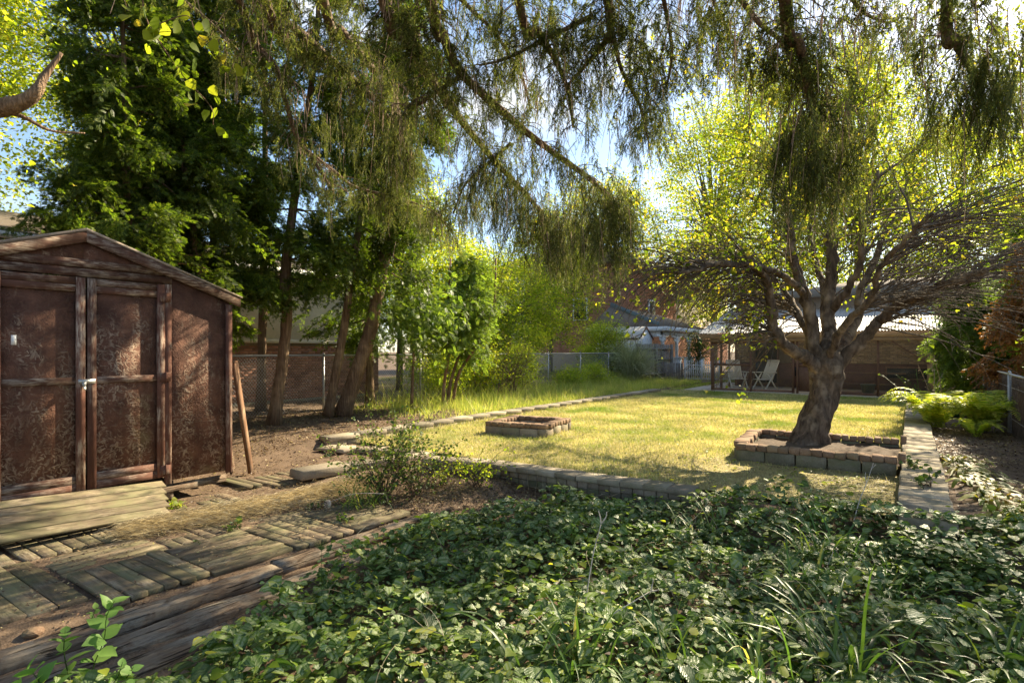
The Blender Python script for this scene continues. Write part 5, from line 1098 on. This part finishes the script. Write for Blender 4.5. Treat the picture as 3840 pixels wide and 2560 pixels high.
for li, (pts, r0, r1, dens) in enumerate(SP_L):
    P0 = AP(pts)
    if r0 > .025 and pts[0][1] <= 0:
        zt = min(11, P0[0][2] + 2.2); P0 = [np.array((.1, -2.2, zt)), P0[0] * .55 + np.array((.1, -2.2, zt)) * .45 + (0, 0, .5)] + P0
    else:
        P0 = [P0[0] + (P0[0] - P0[1]) * 1.2] + P0
    P = smoothc(P0, 70); g = G(); g.tube(P, np.linspace(r0 * (1.7 if r0 > .025 else 1.2), r1 * 1.3, 70), 9, .05); obj('bough', g, m_spb, t, smooth=True)
    seg = np.linalg.norm(np.diff(P, axis=0), axis=1); S_ = np.concatenate([[0], np.cumsum(seg)]); Lt = S_[-1]; ks = S_[np.argmin(np.linalg.norm(P - AP(pts)[0], axis=1))]
    s = max(0, ks - .6)
    while s < Lt:
        k = int(np.searchsorted(S_, s)); k = min(k, 69); d = unit(P[min(k + 1, 69)] - P[k - 1]); hd = unit(np.cross(d, up)); fr = (s - ks) / (Lt - ks + 1e-6)
        for sg in (-1, 1):
            if R.random() > dens: continue
            ln = R.uniform(.2, .62) * (1.0 - .3 * max(fr, 0)); Q = grow(P[k], hd * sg + d * R.uniform(.1, 1.0) + up * R.uniform(-.2, .2), ln, 6, .5, .12); gtw.tube(Q, np.linspace(.006, .002, 6), 3, cap=False)
            bare = R.random() < .13
            for j in range(int(ln * 12)):
                u = R.uniform(.1, 1) * 4.99; q = Q[int(u)] + (Q[int(u) + 1] - Q[int(u)]) * (u % 1)
                strand(q, R.uniform(.08, .34) * (1 + .5 * max(fr, 0)), bare or R.random() < .06)
        if R.random() < dens:
            for j in range(1): strand(P[k] + rng.normal(0, .03, 3), R.uniform(.1, .3), R.random() < .4)
        s += .075
# heavy hanging curtains
for (px, py, Y, wx, n, l0, l1, bare) in ((2080, 820, 6.9, .45, 230, .3, 1.0, .15), (2290, 800, 5.9, .30, 170, .3, .95, .12), (2180, 900, 6.2, .35, 70, .3, .8, .15), (1900, 720, 6.8, .4, 150, .3, .95, .3), (3060, 560, 4.4, .32, 260, .25, .85, .15), (3090, 380, 4.5, .32, 90, .2, .5, .5), (2880, 200, 4.4, .35, 110, .2, .55, .6), (3690, 300, 4.0, .20, 190, .3, .95, .12), (3560, 110, 3.9, .25, 80, .2, .5, .4), (1720, 760, 7.6, .6, 150, .25, .9, .3), (1520, 620, 7.6, .55, 110, .3, .9, .2), (1350, 450, 7.0, .6, 100, .2, .8, .2), (2420, 420, 5.4, .3, 110, .2, .6, .15), (2350, 100, 5.4, .6, 130, .2, .5, .2), (2620, 200, 5.7, .45, 90, .2, .5, .3), (3380, 120, 5.2, .45, 110, .2, .55, .3), (1900, 60, 5.8, .8, 150, .2, .5, .2), (2700, 60, 5.0, .6, 150, .15, .5, .35), (3250, 10, 4.6, .5, 120, .15, .45, .35)):
    for i in range(n):
        q = PY(px, py, Y) + RIGHT * R.gauss(0, wx * .6) + FWD * R.gauss(0, .25) + up * R.gauss(.05, .16); strand(q, R.uniform(l0, l1) * math.exp(-abs(R.gauss(0, .4))), R.random() < bare)
obj('twigs', gtw, m_spb, t, stuff=True); obj('dead_twigs', gd, m_dead, t, stuff=True)
ND, AX, SZ = np.array(ND), np.array(AX), np.array(SZ); SPC = [spruce_strand(k) for k in range(4)]; k = rng.integers(0, 4, len(ND)); print('strands', len(ND))
for q in range(4): instances('needles', SPC[q], m_spruce, ND[k == q], AX[k == q], SZ[k == q], t)

# dark branch and vine leaves at the upper left
t = thing('bare_branch_tree', 'thick dark crooked branch reaching in from the left edge above the shed', 'tree', (-7.6, -1.2, -.2))
g = G(); g.tube(smoothc([(-7.6, -1.2, -.2), (-7.5, -1.1, 1.6), PY(-260, 470, 6.2), PY(0, 405, 6.2), PY(90, 380, 6.2), PY(140, 340, 6.2), PY(165, 290, 6.3), PY(230, 200, 6.4)], 40), np.linspace(.16, .02, 40), 9, .05); obj('trunk', g, m_cedb, t, smooth=True)
g = G(); g.tube(smoothc([PY(0, 415, 6.2), PY(90, 440, 6.3), PY(190, 490, 6.5), PY(320, 500, 6.7)], 14), np.linspace(.03, .008, 14), 6, .05); obj('branch', g, m_cedb, t, smooth=True)
q = PY(10, 600, 6.4) + rng.normal(0, 1, (160, 3)) * np.array((.25, .3, .4)); g = G(); leaves_on(g, q, rng.uniform(.04, .07, 160), ovate(.5)); obj('foliage', g, m_maple, t, stuff=True)
q = PY(-30, 100, 6.4) + rng.normal(0, 1, (260, 3)) * np.array((.4, .4, .45)); g = G(); leaves_on(g, q, rng.uniform(.035, .07, 260), ovate(.5)); obj('foliage', g, m_maple, t, stuff=True)
t = thing('hanging_vine', 'vine with large glowing yellow green leaves hanging in front of the upper left cedars', 'vine', tuple(PY(540, -150, 5.4)))
V1 = smoothc([PY(520, -160, 5.4), PY(545, 60, 5.4), PY(620, 190, 5.5), PY(690, 290, 5.6), PY(790, 400, 5.8), PY(800, 470, 5.9)], 30); g = G(); g.tube(V1, np.linspace(.008, .003, 30), 5); obj('stem', g, m_cedb, t)
V2 = smoothc([PY(570, 100, 5.4), PY(700, 60, 5.4), PY(740, 130, 5.4), PY(850, 200, 5.4), PY(970, 220, 5.4)], 30); g = G(); g.tube(V2, np.linspace(.005, .002, 30), 5); obj('stem', g, m_cedb, t)
pp = np.concatenate([V1[rng.integers(2, 30, 34)], V2[rng.integers(0, 30, 22)]]) + rng.normal(0, .09, (56, 3))
g = G(); leaves_on(g, pp, rng.uniform(.07, .13, 56), ovate(.52, .05, .2, .06), .1, .6); obj('leaves', g, m_maple, t, stuff=True)

# ---- ground cover
BND = [(-200, 2900), (620, 2560), (900, 2330), (1000, 2240), (1250, 2130), (1500, 2005), (1650, 1930), (1950, 1905), (2180, 1850), (2620, 1915), (3100, 1950), (3390, 2010), (3560, 2030), (3840, 2060), (4600, 2060)]
bx = np.array([b[0] for b in BND]); by = np.array([b[1] for b in BND])
def gcin(x, y, z=-.12, grow_=0):
    X = x * CC + y * SS; Y = -x * SS + y * CC; ok = Y > .5; Yc = np.maximum(Y, .5)
    px = 1920 + X / Yc * F; py = HZ + F * (CH - z) / Yc; return ok & (py > np.interp(px, bx, by) - grow_)
def hump(x, y): return .07 + .035 * np.sin(x * 2.3 + 1) * np.sin(y * 1.9) + .035 * np.sin(x * 5.1 + y * 3.3) * np.sin(y * 4.3 - x * 1.7) + .022 * np.sin(y * 9 - x * 7)
def lam(n, x0, x1, y0, y1):
    p = field(n, x0, x1, y0, y1); k = gcin(p[:, 0], p[:, 1]); p = p[k]; n = len(p)
    lay = rng.uniform(0, 1, n) ** .6; z = gz(p[:, 0], p[:, 1]) + .02 + hump(p[:, 0], p[:, 1]) * lay * 2.0
    a = rng.uniform(0, 6.283, n); d = np.stack([np.cos(a), np.sin(a), rng.normal(-.1, .25, n)], 1); nr = rng.normal(0, .42, (n, 3)); nr[:, 2] = 1
    return np.column_stack([p, z]), d, nr
g = G(); pos, d, nr = lam(74000, -4.2, 2.3, -.3, 6.6)
dist = np.linalg.norm(pos[:, :2], axis=1); sz = rng.gamma(5, .0086, len(pos)) * rng.choice([.6, 1, 1.15], len(pos)) * np.where(dist > 8, 1.3, 1)
k = rng.integers(0, 3, len(pos)); 
for q, pr_ in enumerate((ovate(.50, .07, .22, .07), ovate(.45, .13, .38, .05), ovate(.53, -.02, .15, .08))):
    m = k == q; g.inst(pr_[0], pr_[1], pos[m], frames(d[m], unit(nr[m])), sz[m], pr_[2])
px_ = rng.uniform(-.12, .52, 900); py_ = rng.uniform(4.55, 5.45, 900); kk = rng.uniform(0, 1, 900) < 1.2 - (py_ - 4.9).clip(0) * 2.2; px_, py_ = px_[kk], py_[kk]; n = len(px_)
zz_ = np.where(py_ > 5.12, .165, .0) + rng.uniform(.0, .13, n) * np.where(py_ > 5.12, .35, 1.2); a = rng.uniform(0, 6.28, n); nr_ = rng.normal(0, .4, (n, 3)); nr_[:, 2] = 1; pr_ = ovate(.5, .07, .22, .07)
g.inst(pr_[0], pr_[1], np.column_stack([px_, py_, zz_]), frames(np.stack([np.cos(a), np.sin(a), 0 * a], 1), unit(nr_)), rng.uniform(.03, .065, n), pr_[2])
obj('ground_cover', g, m_lam, uv=True, smooth=True, stuff=True, label='dense carpet of silver veined variegated leaves covering the foreground', cat='ground cover'); print('lamium', len(pos))
g = G(); pos, d, nr = lam(1500, -4.0, 2.0, 0, 6.4); pos[:, 2] += .02; g.inst(LEAF4[0], LEAF4[1], pos, frames(d, unit(nr)), rng.uniform(.02, .05, len(pos))); obj('dead_leaves', g, m_litter, stuff=True, label='scattered dead brown leaves caught in the leafy carpet', cat='leaf litter')
g = G()
for i in range(260):                                     # trailing runners
    x_, y_ = R.uniform(-3.4, 1.4), R.uniform(1.0, 6.0)
    if not gcin(np.array([x_]), np.array([y_]))[0]: continue
    Q = grow((x_, y_, float(gz(x_, y_)) + .10), (R.gauss(0, 1), R.gauss(0, 1), .3), R.uniform(.2, .5), 8, .25, .2); g.tube(Q, .0018, 3, cap=False)
obj('runners', g, m_straw, stuff=True, label='thin trailing runner stems threading through the leafy carpet', cat='stems')
# odd bright leaves of other weeds standing among them
g = G(); pos, d, nr = lam(900, -3.9, 2.0, 0, 6.3); pos[:, 2] += rng.uniform(.03, .09, len(pos)); pr_ = ovate(.40, .05, .2, .03); g.inst(pr_[0], pr_[1], pos, frames(d + (0, 0, .35), unit(nr)), rng.uniform(.035, .075, len(pos)))
obj('ground_weeds', g, m_bush, stuff=True, label='scattered plain bright green weed leaves standing above the silver veined carpet', cat='weeds')

# strap leaved tufts
def strap(g, p, a, ln, w_, arch, n=8, lean=.5):
    Q = grow(p, (math.cos(a) * lean, math.sin(a) * lean, 1), ln, n, arch, .04); T = np.gradient(Q, axis=0); sd_ = unit(np.cross(T, up)); ww = w_ * np.sin(np.linspace(.35, math.pi, n)) ** .7
    V = np.concatenate([Q - sd_ * ww[:, None] / 2, Q - np.array((0, 0, 1)) * w_ * .12, Q + sd_ * ww[:, None] / 2]); i = np.arange(n - 1)
    g.add(V, np.concatenate([np.stack([i, i + 1, n + i + 1, n + i], 1), np.stack([n + i, n + i + 1, 2 * n + i + 1, 2 * n + i], 1)]))
def tuft(px, py, z, n, ln, label, w_=.012, sp_=.06, mat=m_strap, name='strap_leaf_tuft', arch=.45, lean=(.2, .9), group='tufts of arching strap leaves in the foreground'):
    c = PZ(px, py, z); c[2] = float(gz(c[0], c[1])); g = G()
    for i in range(n): strap(g, c + (R.gauss(0, sp_), R.gauss(0, sp_), .01), R.uniform(0, 6.283), ln * 1.35 * R.uniform(.5, 1.15), w_ * 1.25 * R.uniform(.7, 1.2), arch * R.uniform(.6, 1.4), 9, R.uniform(*lean))
    return obj(name, g, mat, label=label, cat='plant', group=group, stuff=False)
tuft(3180, 2520, -.1, 46, .52, 'largest arching tuft of strap leaves near the lower right', .012, .05)
tuft(2890, 2560, -.1, 26, .40, 'strap leaf tuft at the bottom edge left of the largest tuft')
tuft(2180, 2500, -.1, 20, .42, 'strap leaf tuft at the foot of the forked dry stalks')
tuft(3080, 2080, -.1, 40, .40, 'dark strap leaf clump near the bare soil patch', .012, .10)
tuft(3330, 2230, -.1, 30, .42, 'loose strap leaf tuft above and right of the largest tuft', .011, .09)
tuft(3000, 2230, -.1, 18, .36, 'small strap leaf tuft between the dark clump and the largest tuft', .010)
tuft(3760, 2540, -.1, 22, .42, 'strap leaf tuft in the lower right corner')
tuft(1990, 2520, -.1, 8, .45, 'few broad yellow green strap leaves bending over at the bottom centre', .022, .03)
tuft(2520, 2480, -.1, 16, .34, 'thin strap leaf tuft midway along the bottom edge', .008)
tuft(1360, 1915, -.15, 90, .26, 'dark grassy clump of chives spilling over the far boardwalk planks', .006, .09, group=None, name='chive_clump')
tuft(2640, 1990, -.1, 26, .30, 'thin blades rising from the carpet below the low wall end', .008, .12)

# flopped fading foliage beside the right wall
g = G()
for i in range(420):
    y = R.uniform(5.4, 8.9); x = .36 + abs(R.gauss(0, .16)) + .16 * (8.2 - y) * .5; x = min(x, 1.15)
    a = R.gauss(-1.1, .6); Q = grow((x, y, float(gz(x, y)) + .02), (math.cos(a), math.sin(a), .75), R.uniform(.16, .4), 7, 1.1, .1); Q[:, 2] = np.maximum(Q[:, 2], .07 + rng.uniform(0, .03)); T = np.gradient(Q, axis=0); sd_ = unit(np.cross(T, up)); ww = .02 * np.sin(np.linspace(.4, 3.1, 7)) * R.uniform(.5, 1.3); V = np.concatenate([Q - sd_ * ww[:, None], Q + sd_ * ww[:, None]]); k = np.arange(6); g.add(V, np.stack([k, k + 1, k + 8, k + 7], 1))
obj('fading_foliage', g, m_fade, stuff=True, label='flopped yellowing and browning leaves along the right of the block wall', cat='plants')

# ferns, hosta, dry flower stalks
def fern(c, n, ln, label, az=None, mat=m_fern):
    t = thing('fern', label, 'fern', tuple(c), 'ferns by the right hand wall')
    for i in range(n):
        a = R.uniform(0, 6.283) if az is None else az + R.gauss(0, 1.0); P = grow(np.array(c) + rng.normal(0, .05, 3) * (1, 1, 0), (math.cos(a) * .75, math.sin(a) * .75, 1.5), ln * R.uniform(.7, 1.15), 12, .42, .03); g = G(); g.tube(P, np.linspace(.005, .001, 12), 3, cap=False)
        T = np.gradient(P, axis=0); m = 34; u = np.linspace(.12, .995, m) * 11; ii = np.minimum(u.astype(int), 10); q = P[ii] + (P[ii + 1] - P[ii]) * (u - ii)[:, None]; tt = unit(T[ii]); sd_ = unit(np.cross(tt, up)); L_ = .15 * np.sin(np.linspace(.45, 3.05, m)) * ln
        nr = unit(np.cross(sd_, tt))
        for s in (-1, 1):
            dd = sd_ * s + tt * .45 - np.array((0, 0, .15)); g.inst([(0, .5, 0), (.5, 1.0, 0), (1, 0, -.05), (.5, -1.0, 0), (0, -.5, 0)], [(0, 1, 2, 3, 4)], q, frames(dd + rng.normal(0, .08, dd.shape), nr + rng.normal(0, .2, dd.shape)), np.stack([L_, np.full(m, .011), L_], 1))
        obj('frond', g, mat, t)
fern((.42, 12.3, .08), 34, 1.15, 'yellow green fern arching over the far end of the block wall')
fern((.98, 12.2, .08), 44, 1.1, 'larger fern against the right chain link fence')
fern((.85, 11.3, .08), 12, .55, 'low fern fronds in front of the larger fern by the fence')
t = thing('hosta', 'dark bluish hosta mound behind the ferns with arching leaves', 'plant', (.7, 15.2, .08)); g = G()
for i in range(90):
    a = R.uniform(0, 6.283); strap(g, np.array((.65, 14.6, .08)) + rng.normal(0, .1, 3) * (1, 1, 0), a, R.uniform(.3, .75), .07, .6, 8, .6)
obj('leaves', g, m_hosta, t, stuff=True)
t = thing('dry_flower_stalks', 'tall leaning seed stalks with withered leaves in front of the porch post', 'plant', (.3, 14.2, .08))
for i in range(16):
    a = R.gauss(2.8, .9); P = grow((.35 + R.gauss(0, .12), 14.2 + R.gauss(0, .12), .08), (math.cos(a) * .4, math.sin(a) * .4, 1), R.uniform(.6, 1.25), 10, .08, .07); g = G(); g.tube(P, np.linspace(.008, .004, 10), 5); leaves_on(g, P[rng.integers(3, 10, 14)] + rng.normal(0, .012, (14, 3)), rng.uniform(.02, .06, 14)); obj('stalk', g, m_weed if i % 3 else m_dead, t)
    
# foreground honeysuckle shoots
def shoot(g, gl, P, r, pairs, size, jit=.25, proto=None):
    g.tube(P, np.linspace(r, r * .4, len(P)), 6); n = len(P); ang = R.uniform(0, 6)
    for i in range(pairs):
        u = (i + .6) / pairs * (n - 1.01); k = int(u); q = P[k] + (P[k + 1] - P[k]) * (u - k); T = unit(P[k + 1] - P[k]); a0 = unit(np.cross(T, (1, .2, 0))); b0 = np.cross(T, a0); th = ang + i * 1.57
        for s in (0, math.pi):
            d = a0 * math.cos(th + s) + b0 * math.sin(th + s) + T * R.uniform(.2, .8); s_ = size * R.uniform(.7, 1.15) * (1 - .45 * (i / pairs) ** 3)
            gl.inst(*(proto or OVH)[:2], q[None], frames(d[None], (T + rng.normal(0, jit, 3))[None]), np.array([s_]), (proto or OVH)[2])
OVH = ovate(.36, .06, .18)
def honey(pts, Y, label, pairs, size=.098):
    P = smoothc([PY(a, b, Y) for a, b in pts], 14); t = thing('honeysuckle_shoot', label, 'shrub', tuple(P[0]), 'young shoots in the lower left corner'); g = G(); gl = G(); shoot(g, gl, P, .0035, pairs, size); obj('stem', g, m_weed, t); obj('leaves', gl, m_honey, t, stuff=True, smooth=True)
honey([(330, 2640), (350, 2500), (390, 2400), (400, 2310), (430, 2250)], 2.45, 'tallest bright leafy shoot in the lower left corner', 9)
honey([(300, 2640), (260, 2540), (240, 2440), (245, 2360)], 2.4, 'leafy shoot just left of the tallest one', 7)
honey([(200, 2660), (170, 2590), (130, 2530), (100, 2500)], 2.3, 'low outermost shoot at the lower left with broad pale leaves', 5, .085)
honey([(360, 2660), (400, 2590), (440, 2540), (460, 2480)], 2.35, 'short leafy shoot right of the tallest one at the bottom edge', 4, .07)
honey([(260, 2700), (230, 2620), (210, 2560)], 2.2, 'lowest shoot cut by the bottom edge among the other four', 5, .08)
honey([(430, 2700), (450, 2610), (470, 2550), (500, 2500)], 2.35, 'shoot with the widest spaced leaves at the right of the corner group', 5, .085)
honey([(120, 2700), (110, 2620), (60, 2560)], 2.25, 'leftmost low shoot touching the left bottom corner', 4, .09)
honey([(340, 2330), (352, 2300), (362, 2275)], 3.2, 'tiny seedling shoot standing at the end of the planks', 3, .045)

# weedy shrubs in the middle
def weed(base, h, wd, n, leaf, label, mat=m_weed, cat='shrub', name='weedy_shrub', per=26, grp=None, droop=.15):
    base = np.array(base, float); base[2] = float(gz(base[0], base[1])); t = thing(name, label, cat, tuple(base), grp); g = G(); gl = G(); E = []
    for i in range(n):
        a = R.uniform(0, 6.283); P = grow(base + rng.normal(0, .04, 3) * (1, 1, 0), (math.cos(a) * wd, math.sin(a) * wd, h), math.hypot(h, wd * .6) * R.uniform(.5, 1.15), 9, droop, .13); g.tube(P, np.linspace(.005, .0015, 9), 4, cap=False); E.append(P[2:])
        for k in range(4): j = R.randrange(2, 8); Q = grow(P[j], unit(P[j] - P[j - 1]) + rng.normal(0, .7, 3), h * .35, 6, .1, .15); g.tube(Q, .0015, 3, cap=False); E.append(Q[1:])
    obj('stems', g, m_cedb, t, stuff=True); E = np.concatenate(E); m = n * per; q = E[rng.integers(0, len(E), m)] + rng.normal(0, .018, (m, 3)); leaves_on(gl, q, rng.uniform(leaf * .6, leaf * 1.3, m), OV, .4, .1); obj('leaves', gl, mat, t, stuff=True); return t
weed(PZ(1440, 1885, -.15), .85, .42, 44, .03, 'dark small leaved shrub growing out of the end of the boardwalk', per=40, droop=.02)
weed(PZ(1560, 1870, -.15), .75, .36, 28, .03, 'second dark twiggy shrub merging into the right side of the first', per=34, droop=.03)
weed(PZ(1790, 1835, -.15), .50, .30, 16, .032, 'lighter yellow green sprig shrub in front of the low wall', m_bush, per=22)
weed(PZ(1650, 1800, -.05), .40, .30, 12, .028, 'thin bright leaved sprigs between the two larger weedy shrubs', m_bush, per=20)
gs = 'small seedlings growing between the planks'
for px, py, h, l, lb in ((870, 1970, .09, .045, 'small broad leaved seedling between planks in the middle of the boardwalk'), (1290, 1950, .10, .04, 'spiky seedling beside a snapped stem near the chives'), (650, 1895, .10, .05, 'bright vine seedling at the right end of the ramp'), (1180, 1900, .07, .03, 'tiny weed at the edge of the dry grass heap'), (730, 2035, .04, .02, 'single tiny green sprout on a plank')):
    weed(PZ(px, py, -.1) + (0, 0, 0), h, h * .9, 7, l, lb, m_weed if px != 650 else m_bush, 'weed', 'seedling', per=5, grp=gs)
for px, py, h, lb in ((3480, 1830, .16, 'dark heart leaved vine crossing the top of the block wall'), (3440, 1760, .14, 'small vine sprig hanging on the left face of the block wall')):
    w_ = weed(PZ(px, py, .15), h, h * 1.2, 7, .05, lb, m_weed, 'vine', 'vine_sprig', per=6); w_.location.z = .165
for i, (px, py) in enumerate(((1500, 1650), (1380, 1640), (1620, 1600), (1820, 1590), (1460, 1580), (1550, 1560), (1250, 1690), (1450, 1700))):
    lb = ('yellow weed beside the stepping slabs', 'grassy weed at the near end of the kerb', 'leafy weed on the bed above the kerb', 'low weed against the kerb left of the fire pit', 'thin weed under the leaning cedar', 'scrappy weed midway along the bed edge', 'small weed between the beam and the boards', 'sparse sprig beside the pale concrete beam')[i]
    weed(PZ(px, py, .0), .16, .14, 8, .035, lb, m_bush if i % 2 else m_weed, 'weed', 'weed', per=7, grp='scattered weeds near the left kerb')
t_ = None
# dry stalks
def stalk(paths, label, r=.004, mat=m_pale, name='dry_stalk', grp='forked dry stalks standing in the ground cover'):
    g = G()
    for P in paths: g.tube(smoothc(P, 10), np.linspace(r, r * .55, 10), 6)
    return obj(name, g, mat, label=label, cat='stalk', group=grp, smooth=True)
stalk([[PY(2172, 2420, 3.0), PY(2190, 2300, 3.0), PY(2223, 2084, 3.05), PY(2254, 1963, 3.1)], [PY(2254, 1963, 3.1), PY(2250, 1935, 3.1), PY(2244, 1914, 3.1)], [PY(2254, 1963, 3.1), PY(2272, 1938, 3.1), PY(2275, 1918, 3.1)]], 'tall upright pale stalk with a forked tip in the middle of the carpet')
stalk([[PY(2130, 2440, 2.9), PY(2190, 2370, 2.9), PY(2300, 2300, 2.95), PY(2442, 2214, 3.0)], [PY(2442, 2214, 3.0), PY(2446, 2190, 3.0), PY(2450, 2170, 3.0)], [PY(2442, 2214, 3.0), PY(2460, 2213, 3.0), PY(2472, 2208, 3.0)]], 'pale stalk lying at a slant to the right of the upright one')
stalk([[PY(3200, 1960, 4.6), PY(3225, 1870, 4.7), PY(3250, 1810, 4.8), PY(3275, 1735, 4.9)], [PY(3250, 1810, 4.8), PY(3245, 1790, 4.8), PY(3246, 1770, 4.8)], [PY(3270, 1755, 4.9), PY(3285, 1740, 4.9)]], 'thin forked grey stalk rising in front of the brick planter', .004)
stalk([[PY(1205, 2270, 3.6), PY(1206, 2180, 3.6), PY(1206, 2060, 3.6)]] + [[PY(1206, 2062, 3.6), PY(1206 + 28 * math.cos(a), 2045 - 26 * abs(math.sin(a)), 3.6)] for a in np.linspace(0, 3.14, 14)], 'tall chive stem with a round seed head over the timbers', .0022, m_weed, 'seed_head', None)
stalk([[PY(1440, 1850, 5.2), PY(1330, 1850, 5.2), PY(1240, 1880, 5.2)]] + [[PY(1240, 1880, 5.2), PY(1228 + 14 * math.cos(a), 1890 - 18 * math.sin(a), 5.2)] for a in np.linspace(0, 6.28, 14)], 'pale flower head on a bent chive stem above the boardwalk', .003, m_pale, 'seed_head', None)
t = thing('withered_plant', 'thin dry stems sticking up along the foot of the low block wall', 'dry stems', (-2.6, 5.4, -.2))
for i in range(26):
    px = R.uniform(1900, 2650); c = PZ(px, 1830 + (px - 1900) * .04, -.15); c[2] = -.2
    g = G(); P = grow(c, (R.gauss(0, .2), R.gauss(0, .2), 1), R.uniform(.15, .34), 6, .02, .06); g.tube(P, np.linspace(.003, .0012, 6), 4); obj('stem', g, m_straw, t)

# heap of dry grass on the boardwalk
g = G(); n = 16000
u = rng.uniform(0, 1, n); A = PZ(430, 2015, -.1); B = PZ(1000, 1900, -.1); C_ = PZ(1400, 1800, -.08)
cx = np.where(u[:, None] < .5, A + (B - A) * (u * 2)[:, None], B + (C_ - B) * (u * 2 - 1)[:, None]); off = rng.normal(0, .13, n) * (.5 + u); pd = np.array((.75, -.66, 0))
pos = cx + pd * off[:, None] * .9 + rng.normal(0, .05, (n, 3)) * (1, 1, 0); pos[:, 2] = -.09 + .085 * np.exp(-(off / .16) ** 2) * rng.uniform(0, 1, n)
a = rng.normal(1.15, .75, n); dd = np.stack([np.cos(a), np.sin(a), rng.normal(0, .12, n)], 1)
g.inst([(0, -.5, 0), (.5, .0, .12), (1, .5, 0), (.5, .1, .10)], [(0, 3, 1), (1, 3, 2)], pos, frames(dd, rng.normal(0, .3, (n, 3)) + (0, 0, 1)), np.stack([rng.uniform(.06, .2, n), rng.uniform(.003, .006, n) * 1.3, rng.uniform(.06, .2, n)], 1))
obj('dry_grass_heap', g, m_straw, stuff=True, label='swept heap of dry straw coloured grass clippings across the boardwalk', cat='dry grass')
g = G(); n = 3000; p = field(n, -6.0, -3.9, 2.1, 5.3); a = rng.uniform(0, 6.28, n); dd = np.stack([np.cos(a), np.sin(a), 0 * a], 1); pos = np.column_stack([p, gz(p[:, 0], p[:, 1]) + .03])
g.inst([(0, -.5, 0), (.5, .0, .12), (1, .5, 0), (.5, .1, .10)], [(0, 3, 1), (1, 3, 2)], pos, frames(dd, rng.normal(0, .3, (n, 3)) + (0, 0, 1)), np.stack([rng.uniform(.04, .12, n), np.full(n, .007), rng.uniform(.04, .12, n)], 1))
obj('dry_clippings', g, m_straw, stuff=True, label='thinly scattered dry grass clippings around the concrete beam', cat='dry grass')

tot = sum(sum(len(p.vertices) - 2 for p in me.polygons) if len(me.polygons) < 1 else int(len(me.loops) - 2 * len(me.polygons)) for me in bpy.data.meshes)
print('TRIS', tot, 'OBJ', len(bpy.data.objects))
